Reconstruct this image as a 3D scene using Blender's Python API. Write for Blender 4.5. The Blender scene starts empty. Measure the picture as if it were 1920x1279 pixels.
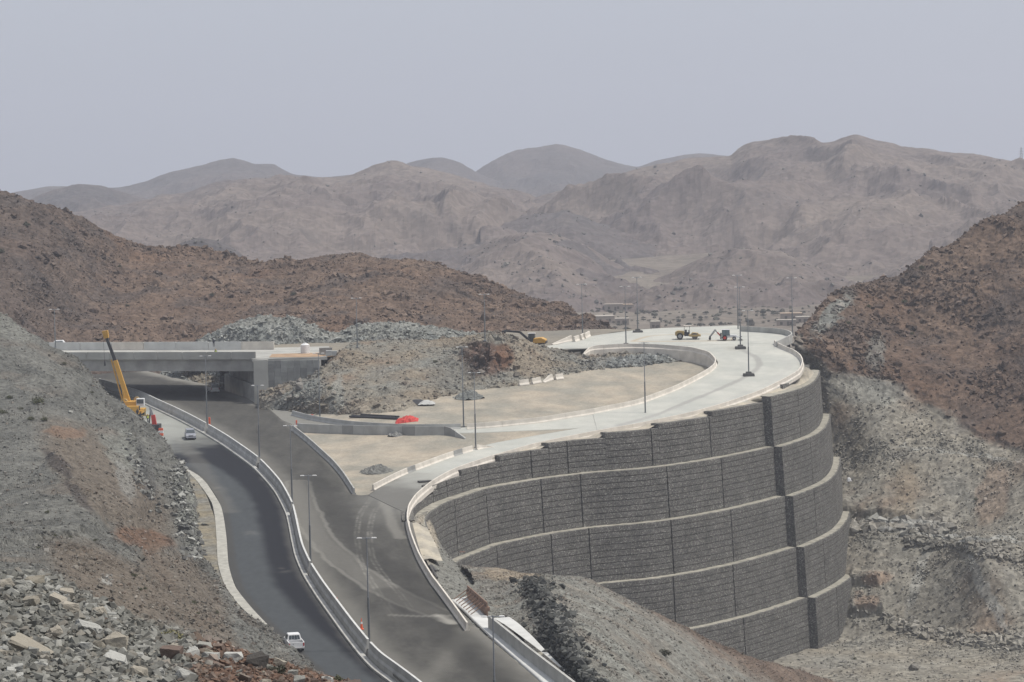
import bpy, bmesh, math, random
import numpy as np
from mathutils import Vector, Matrix
C = bpy.context.scene
COL = C.collection
R = math.radians
random.seed(7)
rng = np.random.default_rng(7)

# ------------------------------------------------------------------ camera
FPX, CAMZ = 5000.0, 32.0
PITCH = math.atan(289.5 / FPX)
ROLL = 0.022
_f = np.array([0, math.cos(PITCH), -math.sin(PITCH)])
_r0 = np.array([1.0, 0, 0]); _u0 = np.array([0, math.sin(PITCH), math.cos(PITCH)])
_n = math.hypot(1, ROLL)
CR = (_r0 - ROLL * _u0) / _n
CU = (ROLL * _r0 + _u0) / _n
CF = _f
cam_d = bpy.data.cameras.new('camera'); cam = bpy.data.objects.new('camera', cam_d); COL.objects.link(cam)
M = Matrix(((CR[0], CU[0], -CF[0], 0), (CR[1], CU[1], -CF[1], 0), (CR[2], CU[2], -CF[2], CAMZ), (0, 0, 0, 1)))
cam.matrix_world = M
cam_d.sensor_width = 36; cam_d.lens = FPX / 1920 * 36
cam_d.clip_start = 1; cam_d.clip_end = 20000
C.camera = cam

# ------------------------------------------------------------------ world, sun, exposure
SUN_EL, SUN_AZ = 64.0, 98.0          # azimuth measured from +Y (the view) towards +X
w = bpy.data.worlds.new('World'); C.world = w; w.use_nodes = True
nt = w.node_tree; nt.nodes.clear()
sky = nt.nodes.new('ShaderNodeTexSky'); sky.sky_type = 'NISHITA'; sky.sun_disc = False
sky.sun_elevation = R(SUN_EL); sky.sun_rotation = R(SUN_AZ); sky.altitude = 300
sky.air_density = 1.0; sky.dust_density = 5.0; sky.ozone_density = 1.0
hs = nt.nodes.new('ShaderNodeHueSaturation'); hs.inputs['Saturation'].default_value = 0.42
bg = nt.nodes.new('ShaderNodeBackground'); bg.inputs['Strength'].default_value = 0.15
ow = nt.nodes.new('ShaderNodeOutputWorld')
mx = nt.nodes.new('ShaderNodeMix'); mx.data_type = 'RGBA'; mx.inputs[0].default_value = .55; mx.inputs[7].default_value = (5.6, 6.0, 6.95, 1)   # dusty air whitens the sky
nt.links.new(sky.outputs[0], hs.inputs['Color']); nt.links.new(hs.outputs[0], mx.inputs[6]); nt.links.new(mx.outputs[2], bg.inputs[0]); nt.links.new(bg.outputs[0], ow.inputs[0])
sd = bpy.data.lights.new('sun', 'SUN'); sd.energy = 4.6; sd.angle = R(0.6); sd.color = (1.0, 0.95, 0.88)
sun = bpy.data.objects.new('sun', sd); COL.objects.link(sun)
_sv = Vector((math.sin(R(SUN_AZ)) * math.cos(R(SUN_EL)), math.cos(R(SUN_AZ)) * math.cos(R(SUN_EL)), math.sin(R(SUN_EL))))
sun.rotation_euler = _sv.to_track_quat('Z', 'Y').to_euler(); sun.location = (0, 0, 400)
C.view_settings.view_transform = 'Standard'; C.view_settings.look = 'None'
C.view_settings.gamma = 1; C.view_settings.exposure = -0.25
C.cycles.max_bounces = 5; C.cycles.diffuse_bounces = 2; C.cycles.volume_bounces = 1
C.cycles.use_denoising = True

# ------------------------------------------------------------------ pixel <-> world helpers (authoring only)
def ray(px, py):
    px = np.asarray(px, float); py = np.asarray(py, float)
    d = CR * ((px - 960) / FPX)[..., None] - CU * ((py - 639.5) / FPX)[..., None] + CF
    return d / d[..., 1:2]
CAM = np.array([0, 0, CAMZ])
def P(px, py, D):
    return CAM + ray(px, py) * np.asarray(D, float)[..., None]
def PZ(px, py, z):
    d = ray(px, py); return CAM + d * ((z - CAMZ) / d[..., 2])[..., None]
def proj(p):
    v = p - CAM; f = v @ CF
    return 960 + FPX * (v @ CR) / f, 639.5 - FPX * (v @ CU) / f
def sstep(a, b, x):
    t = np.clip((x - a) / (b - a + 1e-9), 0, 1); return t * t * (3 - 2 * t)
def smooth_interp(xs, ys):
    xs = np.array(xs, float); ys = np.array(ys, float)
    gx = np.arange(xs[0], xs[-1] + 1, 1.0); gy = np.interp(gx, xs, ys)
    k = 9; pad = np.r_[np.full(k, gy[0]), gy, np.full(k, gy[-1])]
    gy = np.convolve(pad, np.ones(2 * k + 1) / (2 * k + 1), 'valid')
    return lambda Y: np.interp(Y, gx, gy)
ZM = smooth_interp([150, 230, 290, 347, 405, 450, 495, 530, 600, 700, 900], [-18.2, -18, -17.7, -16.9, -15.3, -13.1, -10.8, -9.2, -7, -5.5, -5])
ZR = smooth_interp([150, 230, 290, 347, 398, 410, 420, 432, 453, 468, 475, 483, 497, 510, 525, 540, 550, 560, 580, 900],
                   [-18.2, -18, -17.7, -16.9, -15.6, -14.9, -14.2, -13.6, -12.6, -10.8, -10.0, -9.2, -7.8, -6.4, -4.6, -2.4, -1.1, -.3, 0, 0])
def G(X, Y):
    X = np.asarray(X, float); Y = np.asarray(Y, float)
    xa = np.interp(Y, [398, 415, 427, 447, 461, 475, 488, 520, 560], [-23, -24.4, -27.5, -31.8, -33, -37.6, -41, -50, -58])
    xb = np.interp(Y, [398, 412, 427, 447, 460, 480, 500, 520, 560], [-21, -20, -14.5, -5, -10, -14, -18, -22, -26])
    w_ = sstep(0, 1, (X - xa) / (xb - xa))
    return ZM(Y) * (1 - w_) + ZR(Y) * w_
def GL(X, Y): return ZM(Y) - 0.75
def GI(X, Y): return G(X, Y) - 1.7 * sstep(2, 34, X) - 0.3
def GP(px, py, fn=G, h=0.0):
    """point where the pixel's ray meets the surface fn + h"""
    px = np.asarray(px, float); py = np.asarray(py, float)
    d = ray(px, py); D = np.arange(180, 900, 1.0)
    dd = d[..., None, :] * D[:, None]
    diff = CAMZ + dd[..., 2] - fn(dd[..., 0], dd[..., 1]) - h
    i = np.argmax(diff < 0, axis=-1); i = np.maximum(i, 1)
    a = np.take_along_axis(diff, (i - 1)[..., None], -1)[..., 0]; b = np.take_along_axis(diff, i[..., None], -1)[..., 0]
    t = a / (a - b + 1e-12)
    return CAM + d * (D[i - 1] + t)[..., None]
def arr(pts): return np.array(pts, float)
def GPL(pts, fn=G, h=0.0):
    p = arr(pts); return GP(p[:, 0], p[:, 1], fn, h)

# ------------------------------------------------------------------ noise (numpy)
_perm = rng.permutation(256); _perm = np.r_[_perm, _perm, _perm]
_g3 = rng.normal(size=(256, 3)); _g3 /= np.linalg.norm(_g3, axis=1)[:, None]
def _h(ix, iy, iz): return _perm[_perm[_perm[ix & 255] + (iy & 255)] + (iz & 255)]
def perlin(p):
    i = np.floor(p).astype(int); f = p - i; u = f * f * f * (f * (f * 6 - 15) + 10)
    out = 0
    for dx in (0, 1):
        for dy in (0, 1):
            for dz in (0, 1):
                g = _g3[_h(i[..., 0] + dx, i[..., 1] + dy, i[..., 2] + dz)]
                v = g[..., 0] * (f[..., 0] - dx) + g[..., 1] * (f[..., 1] - dy) + g[..., 2] * (f[..., 2] - dz)
                w_ = (u[..., 0] if dx else 1 - u[..., 0]) * (u[..., 1] if dy else 1 - u[..., 1]) * (u[..., 2] if dz else 1 - u[..., 2])
                out = out + v * w_
    return out * 1.6
def fbm(p, sc, oct=4, seed=0.0, gain=.5):
    q = p / sc + seed; a = 1.0; s = 0; t = 0
    for _ in range(oct):
        s = s + a * perlin(q); t += a; a *= gain; q = q * 2.03 + 7.1
    return s / t
def ridged(p, sc, oct=4, seed=0.0):
    q = p / sc + seed; a = 1.0; s = 0; t = 0
    for _ in range(oct):
        s = s + a * (1 - np.abs(perlin(q)) * 2); t += a; a *= .5; q = q * 2.07 + 3.3
    return s / t
_rj = rng.random((256, 3)); _rv = rng.random(256); _rt = rng.normal(size=(256, 3))
def blocks(p, sc, seed=0.0, tilt=.6):
    """faceted cell relief: each cell a tilted plate. returns height 0..1-ish"""
    q = p / sc + seed; i = np.floor(q).astype(int)
    best = np.full(q.shape[:-1], 9e9); h = np.zeros(q.shape[:-1])
    for dx in (-1, 0, 1):
        for dy in (-1, 0, 1):
            for dz in (-1, 0, 1):
                c = i + np.array([dx, dy, dz]); k = _h(c[..., 0], c[..., 1], c[..., 2])
                o = c + _rj[k]; d = q - o; m = (d * d).sum(-1)
                hh = _rv[k] + tilt * (d * _rt[k]).sum(-1)
                sel = m < best; best = np.where(sel, m, best); h = np.where(sel, hh, h)
    return h

# ------------------------------------------------------------------ object helpers
def tag(o, label=None, cat=None, group=None, kind=None):
    if label:
        o['label'] = label
        if not 4 <= len(label.split()) <= 16: print('LABEL LENGTH', len(label.split()), label)
    if cat: o['category'] = cat
    if group: o['group'] = group
    if kind: o['kind'] = kind
    return o
def thing(name, label, cat, loc=(0, 0, 0), rz=0.0, group=None):
    o = bpy.data.objects.new(name, None); COL.objects.link(o); o.location = loc; o.rotation_euler = (0, 0, rz)
    o.empty_display_size = .5
    return tag(o, label, cat, group)
def np_mesh(name, V, F, mat=None, parent=None, smooth=False, colors=None):
    me = bpy.data.meshes.new(name); V = np.asarray(V, np.float32); F = np.asarray(F, np.int32)
    me.vertices.add(len(V)); me.vertices.foreach_set('co', V.ravel())
    k = F.shape[1]
    me.loops.add(F.size); me.loops.foreach_set('vertex_index', F.ravel())
    me.polygons.add(len(F)); me.polygons.foreach_set('loop_start', np.arange(0, F.size, k, dtype=np.int32))
    me.polygons.foreach_set('use_smooth', np.full(len(F), smooth))
    me.update(calc_edges=True)
    if colors is not None:
        ca = me.color_attributes.new('tint', 'FLOAT_COLOR', 'POINT')
        cc = np.ones((len(V), 4), np.float32); cc[:, :3] = colors; ca.data.foreach_set('color', cc.ravel())
    o = bpy.data.objects.new(name, me); COL.objects.link(o)
    if mat: me.materials.append(mat)
    if parent: o.parent = parent
    return o
def grid_faces(nv, nu):
    i = np.arange(nv * nu).reshape(nv, nu)
    return np.stack([i[:-1, :-1], i[:-1, 1:], i[1:, 1:], i[1:, :-1]], -1).reshape(-1, 4)
class MB:
    def __init__(s): s.v = []; s.f = []; s.t = Matrix.Identity(4)
    def add(s, vs, fs):
        n = len(s.v); s.v += [tuple(s.t @ Vector(v)) for v in vs]; s.f += [tuple(i + n for i in f) for f in fs]; return s
    def box(s, c, d, rz=0, ry=0, rx=0, taper=1.0):
        m = Matrix.Translation(c) @ Matrix.Rotation(rz, 4, 'Z') @ Matrix.Rotation(ry, 4, 'Y') @ Matrix.Rotation(rx, 4, 'X')
        vs = []
        for z in (-.5, .5):
            k = taper if z > 0 else 1
            for x, y in ((-.5, -.5), (.5, -.5), (.5, .5), (-.5, .5)): vs.append(m @ Vector((x * d[0] * k, y * d[1] * k, z * d[2])))
        return s.add(vs, [(3, 2, 1, 0), (4, 5, 6, 7), (0, 1, 5, 4), (1, 2, 6, 5), (2, 3, 7, 6), (3, 0, 4, 7)])
    def cyl(s, a, b, r0, r1=None, n=12):
        a = Vector(a); b = Vector(b); r1 = r0 if r1 is None else r1
        q = (b - a).to_track_quat('Z', 'Y'); vs = []
        for k in range(n):
            t = 2 * math.pi * k / n; e = Vector((math.cos(t), math.sin(t), 0)); vs.append(a + q @ (e * r0))
        for k in range(n):
            t = 2 * math.pi * k / n; e = Vector((math.cos(t), math.sin(t), 0)); vs.append(b + q @ (e * r1))
        fs = [(k, (k + 1) % n, n + (k + 1) % n, n + k) for k in range(n)] + [tuple(range(n - 1, -1, -1)), tuple(range(n, 2 * n))]
        return s.add(vs, fs)
    def prism(s, prof, y0, y1, inset=None):
        """profile in XZ extruded along Y; inset=(list of idx, dy) pulls those verts inwards (tumblehome)"""
        n = len(prof); vs = []
        ins = dict(inset or {})
        for sgn, y in ((0, y0), (1, y1)):
            for i, (x, z) in enumerate(prof):
                d = ins.get(i, 0); vs.append((x, y + (d if sgn == 0 else -d), z))
        fs = [tuple(range(n)), tuple(range(2 * n - 1, n - 1, -1))] + [(i, n + i, n + (i + 1) % n, (i + 1) % n) for i in range(n)]
        return s.add(vs, fs)
    def build(s, name, mat=None, parent=None, bevel=0, smooth=False):
        bm = bmesh.new(); bv = [bm.verts.new(v) for v in s.v]
        for f in s.f:
            try: bm.faces.new([bv[i] for i in f])
            except ValueError: pass
        bmesh.ops.recalc_face_normals(bm, faces=bm.faces)
        if bevel: bmesh.ops.bevel(bm, geom=list(bm.edges), offset=bevel, segments=1, affect='EDGES', clamp_overlap=True)
        me = bpy.data.meshes.new(name); bm.to_mesh(me); bm.free()
        for p in me.polygons: p.use_smooth = smooth
        o = bpy.data.objects.new(name, me); COL.objects.link(o)
        if mat: me.materials.append(mat)
        if parent: o.parent = parent
        return o
def copy_tree(o, parent=None):
    kids = [c for c in o.children]
    c = o.copy(); COL.objects.link(c)
    if parent: c.parent = parent
    for k in kids: copy_tree(k, c)
    return c

# ------------------------------------------------------------------ materials
def newmat(name):
    m = bpy.data.materials.new(name); m.use_nodes = True; n = m.node_tree; n.nodes.clear()
    out = n.nodes.new('ShaderNodeOutputMaterial'); b = n.nodes.new('ShaderNodeBsdfPrincipled')
    n.links.new(b.outputs[0], out.inputs['Surface']); return m, n, b
def N(n, t, **k):
    o = n.nodes.new(t)
    for a, v in k.items():
        if a.startswith('i_'): o.inputs[a[2:].replace('_', ' ')].default_value = v
        else: setattr(o, a, v)
    return o
def plain(name, col, rough=.6, metal=0, var=.12, scale=6.0, bump=0.0, spec=.3):
    m, n, b = newmat(name); L = n.links.new
    tc = N(n, 'ShaderNodeTexCoord'); no = N(n, 'ShaderNodeTexNoise', i_Scale=scale, i_Detail=5.0)
    L(tc.outputs['Object'], no.inputs['Vector'])
    mr = N(n, 'ShaderNodeMapRange'); mr.inputs[1].default_value = .3; mr.inputs[2].default_value = .7
    mr.inputs[3].default_value = 1 - var; mr.inputs[4].default_value = 1 + var
    L(no.outputs[0], mr.inputs[0])
    mu = N(n, 'ShaderNodeMix', data_type='RGBA', blend_type='MULTIPLY'); mu.inputs[0].default_value = 1
    mu.inputs[6].default_value = (*col, 1); L(mr.outputs[0], mu.inputs[7]); L(mu.outputs[2], b.inputs['Base Color'])
    b.inputs['Roughness'].default_value = rough; b.inputs['Metallic'].default_value = metal
    b.inputs['Specular IOR Level'].default_value = spec
    if bump:
        bu = N(n, 'ShaderNodeBump', i_Strength=bump, i_Distance=.05); L(no.outputs[0], bu.inputs['Height']); L(bu.outputs[0], b.inputs['Normal'])
    return m
def terrain_mat(name, stone=.5, sp=.35, bump=.6, bdist=.25, fine=3.0):
    """tint attribute (the soil's own colours) x stones of differing shade, with relief"""
    m, n, b = newmat(name); L = n.links.new
    at = N(n, 'ShaderNodeAttribute', attribute_name='tint'); tc = N(n, 'ShaderNodeTexCoord')
    vo = N(n, 'ShaderNodeTexVoronoi', i_Scale=1 / stone); L(tc.outputs['Object'], vo.inputs['Vector'])
    sep = N(n, 'ShaderNodeSeparateColor'); L(vo.outputs['Color'], sep.inputs[0])
    no = N(n, 'ShaderNodeTexNoise', i_Scale=1 / (stone * fine), i_Detail=8.0, i_Roughness=.7); L(tc.outputs['Object'], no.inputs['Vector'])
    a = N(n, 'ShaderNodeMapRange'); a.inputs[1].default_value = 0; a.inputs[2].default_value = 1
    a.inputs[3].default_value = 1 - sp; a.inputs[4].default_value = 1 + sp; L(sep.outputs[0], a.inputs[0])
    c = N(n, 'ShaderNodeMapRange'); c.inputs[1].default_value = .3; c.inputs[2].default_value = .7
    c.inputs[3].default_value = 1 - sp; c.inputs[4].default_value = 1 + sp; L(no.outputs[0], c.inputs[0])
    mm = N(n, 'ShaderNodeMath', operation='MULTIPLY'); L(a.outputs[0], mm.inputs[0]); L(c.outputs[0], mm.inputs[1])
    mu = N(n, 'ShaderNodeMix', data_type='RGBA', blend_type='MULTIPLY'); mu.inputs[0].default_value = 1
    L(at.outputs['Color'], mu.inputs[6]); L(mm.outputs[0], mu.inputs[7]); L(mu.outputs[2], b.inputs['Base Color'])
    b.inputs['Roughness'].default_value = .95; b.inputs['Specular IOR Level'].default_value = .1
    if bump:
        ad = N(n, 'ShaderNodeMath', operation='ADD'); L(sep.outputs[1], ad.inputs[0]); L(no.outputs[0], ad.inputs[1])
        bu = N(n, 'ShaderNodeBump', i_Strength=bump, i_Distance=bdist); L(ad.outputs[0], bu.inputs['Height']); L(bu.outputs[0], b.inputs['Normal'])
    return m

# ------------------------------------------------------------------ lofted terrain
def catmull(A, n):
    """A (k, ...) control -> n samples along axis 0"""
    k = len(A); t = np.linspace(0, k - 1, n); i = np.clip(np.floor(t).astype(int), 0, k - 2); f = (t - i)
    f = f.reshape(-1, *([1] * (A.ndim - 1)))
    p0 = A[np.maximum(i - 1, 0)]; p1 = A[i]; p2 = A[i + 1]; p3 = A[np.minimum(i + 2, k - 1)]
    m1 = (p2 - p0) * .35; m2 = (p3 - p1) * .35
    f2 = f * f; f3 = f2 * f
    return (2 * f3 - 3 * f2 + 1) * p1 + (f3 - 2 * f2 + f) * m1 + (-2 * f3 + 3 * f2) * p2 + (f3 - f2) * m2
def resample(p, n):
    d = np.r_[0, np.cumsum(np.linalg.norm(np.diff(p, axis=0), axis=1))]; t = np.linspace(0, d[-1], n)
    return np.stack([np.interp(t, d, p[:, k]) for k in range(p.shape[1])], 1)
def rows_to_grid(rows, nu, nv, ctrl=26, by_px=True):
    RW = []
    for r in rows:
        if isinstance(r, np.ndarray): p = r
        else:
            a = arr(r); p = P(a[:, 0], a[:, 1], a[:, 2])
        RW.append(resample(catmull(p, 160), ctrl))
    A = np.stack(RW)                                 # rows x ctrl x 3
    B = catmull(A, nv)                               # nv x ctrl x 3
    return catmull(B.transpose(1, 0, 2), nu).transpose(1, 0, 2)
def normals(V):
    du = np.gradient(V, axis=1); dv = np.gradient(V, axis=0); n = np.cross(du, dv)
    n /= np.linalg.norm(n, axis=-1, keepdims=True) + 1e-12
    return n
TERR = {}; TCOL = {}
def terrain(name, V, disp, color, mat, label=None, kind='structure', cat=None, smooth=False, dim=1.0):
    nv, nu, _ = V.shape; n = normals(V); flip = n[..., 2].mean() < 0
    if flip: n = -n
    vv = np.linspace(0, 1, nv)[:, None] * np.ones(nu); uu = np.linspace(0, 1, nu)[None] * np.ones((nv, 1))
    V0 = V
    V = V + disp(V, n, uu, vv)
    px, py = proj(V)
    n2 = normals(V); n2 = -n2 if flip else n2
    col = color(V, px, py, n, n2) * dim * .86
    F = grid_faces(nv, nu)
    if flip: F = F[:, ::-1]
    o = np_mesh(name, V.reshape(-1, 3), F, mat, None, smooth, col.reshape(-1, 3))
    tag(o, label, cat, kind=kind)
    TERR[o.name] = (V.reshape(-1, 3), px.ravel(), py.ravel(), n2.reshape(-1, 3)); TCOL[o.name] = col.reshape(-1, 3)
    return o
def on(names, px, py, tol=6):
    best = None
    for nm in names:
        V, x, y, n = TERR[nm]; d = (x - px) ** 2 + (y - py) ** 2; k = np.where(d < tol * tol)[0]
        if len(k) == 0: continue
        j = k[np.argmin(V[k, 1])]
        if best is None or V[j, 1] < best[0][1]: best = (V[j], n[j])
    if best is None:
        V, x, y, n = TERR[names[0]]; j = np.argmin((x - px) ** 2 + (y - py) ** 2); best = (V[j], n[j])
    return best
def scarp(px, py, V, line, h, W, side=1, warp=10., edge=4.):
    """raised lip on the uphill side of a line; side=1 left of / above the line's travel"""
    wx = px + fbm(V, 5, 4, 71.) * warp; wy = py + fbm(V, 5, 4, 73.) * warp; best = np.full(px.shape, 1e9); sg = np.zeros(px.shape)
    for (x0, y0), (x1, y1) in zip(line[:-1], line[1:]):
        vx, vy = x1 - x0, y1 - y0; L2 = vx * vx + vy * vy; t = ((wx - x0) * vx + (wy - y0) * vy) / L2; tc = np.clip(t, 0, 1)
        d = np.hypot(wx - x0 - tc * vx, wy - y0 - tc * vy); cr = (vx * (wy - y0) - vy * (wx - x0)) * -side
        m = d < best; best = np.where(m, d, best); sg = np.where(m, cr, sg)
    (xa, ya), (xb, yb) = line[0], line[-1]; ax = (xb - xa, yb - ya); tt = ((wx - xa) * ax[0] + (wy - ya) * ax[1]) / (ax[0] ** 2 + ax[1] ** 2)
    endf = sstep(-.05, .12, tt) * sstep(1.05, .88, tt); d = best * np.sign(sg)
    return h * endf * np.where(d > 0, np.exp(-d / W) * sstep(0, edge, d), -.15 * np.exp(d / 6))
def mixc(a, b, t): return a * (1 - t[..., None]) + np.asarray(b) * t[..., None]
def spots(col, V, px, py, lst, warp=18.0, sc=5.0):
    w1 = fbm(V, sc, 4, 11.0) * warp; w2 = fbm(V, sc, 4, 31.0) * warp
    X = px + w1; Y = py + w2
    for (cx, cy, rx, ry, ang, c, st) in lst:
        ca, sa = math.cos(R(ang)), math.sin(R(ang)); dx = X - cx; dy = Y - cy
        u = (dx * ca + dy * sa) / rx; v = (-dx * sa + dy * ca) / ry
        m = sstep(1.15, .7, np.sqrt(u * u + v * v)) * st
        col = mixc(col, c, m)
    return col
def rock_disp(big=1.2, mid=.8, blk=1.0, blk_sc=3.0, fine=.2, bmask=.1, seed=0., fade_u=(0, 0), fade_v=(0, 0)):
    def d(V, n, uu, vv):
        m = np.ones(uu.shape)
        if fade_u[0]: m *= sstep(0, fade_u[0], uu)
        if fade_u[1]: m *= sstep(0, fade_u[1], 1 - uu)
        if fade_v[0]: m *= sstep(0, fade_v[0], vv)
        if fade_v[1]: m *= sstep(0, fade_v[1], 1 - vv)
        h = big * fbm(V, 22, 3, seed + 1) + .55 * mid * (ridged(V, 8, 3, seed + 2) - .4)
        bm_ = sstep(bmask - .12, bmask + .15, fbm(V, 14, 3, seed + 5))
        if blk: h = h + .42 * blk * bm_ * (blocks(V, blk_sc, seed, .35) + .35 * blocks(V, blk_sc * .4, seed + 3, .35) - .3)
        h = h + fine * fbm(V, 1.6, 3, seed + 9)
        if fine: h = h + fine * .45 * (blocks(V, 1.2, seed + 4, .3) - .5)
        return n * (h * m)[..., None]
    return d
# ================================================================== GROUND, HILLS, ROADS
BRN = np.array([.150, .106, .080]); BRN2 = np.array([.205, .148, .110]); DRK = np.array([.075, .066, .062])
GRY = np.array([.165, .160, .140]); GRY2 = np.array([.215, .215, .190]); GRN = np.array([.185, .190, .172]); TAN = np.array([.30, .245, .175])
RED = np.array([.195, .120, .078]); SAND = np.array([.34, .30, .235]); PALE = np.array([.36, .36, .33])
tm_far = terrain_mat('far_rock', 3.2, .20, .6, 1.0, 5.0)
tm_hill = terrain_mat('hill_rock', .8, .30, .7, .3, 4.0)
tm_near = terrain_mat('slope_rubble', .38, .28, .6, .15, 4.0)
tm_fore = terrain_mat('foreground_dirt', .12, .35, .7, .05, 4.0)
tm_soil = terrain_mat('compacted_soil', .35, .10, .25, .05, 8.0)

# base ground to the horizon
g = rows_to_grid([np.array([[-9000, 0, -58.], [9000, 0, -58.]]), np.array([[-9000, 400, -58.], [9000, 400, -58.]]), np.array([[-9000, 700, -58.], [9000, 700, -58.]]), np.array([[-9000, 12000, -58.], [9000, 12000, -58.]])], 40, 60)
terrain('ground', g, lambda V, n, u, v: 0 * V, lambda V, px, py, n, n2: mixc(np.ones(V.shape) * GRY, BRN2, np.clip(fbm(V, 300) + .5, 0, 1)), tm_soil)

# valley floor beyond the plateau
rows = []
for Y, z in ((610, -20), (660, -34), (800, -33), (950, -31), (1150, -30), (1300, -29), (1450, -24), (1700, -10)):
    rows.append(np.array([[X, Y, z] for X in np.linspace(-.24 * Y, .26 * Y, 9)]))
def valley_col(V, px, py, n, n2):
    c = mixc(np.ones(V.shape) * np.array([.225, .19, .155]), [.30, .26, .21], np.clip(fbm(V, 90, 4, 3) * 1.4 + .4, 0, 1))
    return mixc(c, [.13, .12, .10], sstep(.25, .5, fbm(V, 30, 3, 8)) * .5)
terrain('valley_floor', rows_to_grid(rows, 260, 200), lambda V, n, u, v: n * (fbm(V, 120, 3, 2) * 5 + fbm(V, 20, 3, 2) * 1.2)[..., None], valley_col, tm_far, dim=0.68)

# far mountains: ridge line + foot
def mountain(name, ridge, foot_D, foot_z, cA, cB, amp, sc, nu=420, nv=150, seed=0., back=500, sharp=1.0, topdark=0):
    a = arr(ridge); rp = P(a[:, 0], a[:, 1], a[:, 2]); rp = resample(catmull(rp, 300), 60)
    foot_z -= 5
    rows = []
    for t in (0, .12, .26, .42, .58, .74, .88, 1.0):
        Y = foot_D + (rp[:, 1] - foot_D) * t
        X = rp[:, 0] / rp[:, 1] * Y; z = foot_z + (rp[:, 2] - foot_z) * t ** sharp
        rows.append(np.stack([X, Y, z], 1))
    for b, dz in ((back * .2, 14), (back * .5, 60)):
        rows.append(np.stack([rp[:, 0] * (1 + b / rp[:, 1]), rp[:, 1] + b, rp[:, 2] - dz], 1))
    V = rows_to_grid(rows, nu, nv, 60)
    def disp(V, n, uu, vv):
        t = vv * 9 / 7
        m = np.clip(np.sin(np.pi * np.clip(t, 0, 1)), 0, 1) ** .8
        Wp = np.stack([fbm(V, sc * .9, 3, seed + 40), fbm(V, sc * .9, 3, seed + 50), 0 * uu], -1) * sc * .35
        S = (V + Wp) * np.array([1, .6, .3])
        big = (ridged(S, sc * 1.25, 4, seed) - .45) * amp * 1.9 * m + fbm(V, sc * 1.6, 3, seed + 9) * amp * .7 * m
        small = (ridged(V * np.array([1, .7, 1]), sc * .25, 5, seed + 4) - .4) * amp * .20 + fbm(V, sc * .05, 3, seed + 6) * amp * .07
        return np.array([0, 0, 1.0]) * (big + small * (.35 + .65 * m))[..., None]
    def col(V, px, py, n, n2):
        k = np.clip(fbm(V * np.array([1, 1, 2]), sc * .8, 6, seed + 2) * 1.3 + .5, 0, 1)
        c = mixc(np.ones(V.shape) * cA, cB, k)
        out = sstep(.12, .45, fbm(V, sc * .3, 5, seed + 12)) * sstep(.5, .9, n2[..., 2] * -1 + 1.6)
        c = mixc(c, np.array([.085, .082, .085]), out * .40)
        return mixc(c, np.array([.34, .30, .25]), sstep(.3, .6, fbm(V, sc * .5, 4, seed + 20)) * .2)
    return terrain(name, V, disp, col, tm_far, dim=.72)
MA = np.array([.185, .152, .138]); MB_ = np.array([.255, .21, .178]); MD = np.array([.125, .112, .108])  # desaturated mauve-greys: part of the haze's fade is put into the rock colour
mountain('far_mountain', [(-150, 395, 3400), (50, 357, 3400), (100, 350, 3400), (215, 354, 3400), (270, 342, 3400), (320, 322, 3400), (380, 310, 3400), (440, 297, 3400), (475, 308, 3400), (515, 309, 3400), (548, 328, 3400), (620, 333, 3400), (720, 320, 3400), (780, 303, 3400), (820, 297, 3400), (860, 306, 3400), (900, 330, 3400), (960, 350, 3400)], 2900, -30, MD, MA, 26, 260, 260, 70, 3.)
mountain('far_mountain', [(820, 360, 3600), (880, 330, 3600), (915, 308, 3600), (960, 285, 3600), (1000, 279, 3600), (1048, 272, 3600), (1085, 281, 3600), (1140, 300, 3600), (1190, 314, 3600), (1230, 302, 3600), (1300, 289, 3600), (1370, 293, 3600), (1500, 330, 3600)], 3100, -30, MD, MA, 26, 260, 200, 70, 7.)
mountain('mountain', [(30, 385, 2500), (75, 368, 2500), (105, 357, 2500), (150, 346, 2500), (195, 350, 2500), (240, 364, 2500), (300, 380, 2500), (380, 400, 2500)], 2050, -30, MD, MA, 16, 140, 200, 70, 12.)
mountain('mountain', [(0, 420, 2150), (120, 408, 2150), (220, 392, 2150), (300, 376, 2150), (340, 368, 2150), (420, 341, 2150), (500, 336, 2150), (560, 333, 2150), (640, 331, 2150), (700, 309, 2150), (740, 299, 2150), (775, 312, 2150), (830, 322, 2150), (880, 336, 2150), (940, 357, 2150), (1000, 377, 2150), (1080, 400, 2150), (1160, 430, 2150)], 1430, -28, MA, MB_, 26, 170, 480, 170, 21.)
mountain('mountain', [(900, 400, 2100), (1000, 372, 2100), (1100, 346, 2100), (1160, 330, 2100), (1200, 316, 2100), (1290, 298, 2100), (1372, 292, 2100), (1392, 272, 2100), (1440, 262, 2100), (1510, 259, 2100), (1550, 268, 2100), (1600, 254, 2100), (1650, 266, 2100), (1720, 281, 2100), (1800, 292, 2100), (1880, 300, 2100), (1925, 309, 2100), (2060, 305, 2100)], 1450, -28, MA, MB_, 28, 190, 520, 180, 33.)
mountain('mountain', [(560, 480, 1780), (640, 450, 1780), (740, 438, 1780), (840, 440, 1780), (900, 424, 1780), (1000, 410, 1780), (1060, 402, 1780), (1130, 425, 1780), (1230, 452, 1780), (1330, 492, 1780), (1420, 530, 1780)], 1330, -29, MD * 1.15, MA, 17, 120, 380, 130, 41.)
mountain('mountain', [(780, 520, 1560), (860, 480, 1560), (930, 448, 1560), (990, 436, 1560), (1040, 440, 1560), (1100, 462, 1560), (1160, 497, 1560), (1220, 530, 1560), (1300, 566, 1560)], 1270, -30, MA, MB_, 11, 90, 320, 110, 47.)
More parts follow.
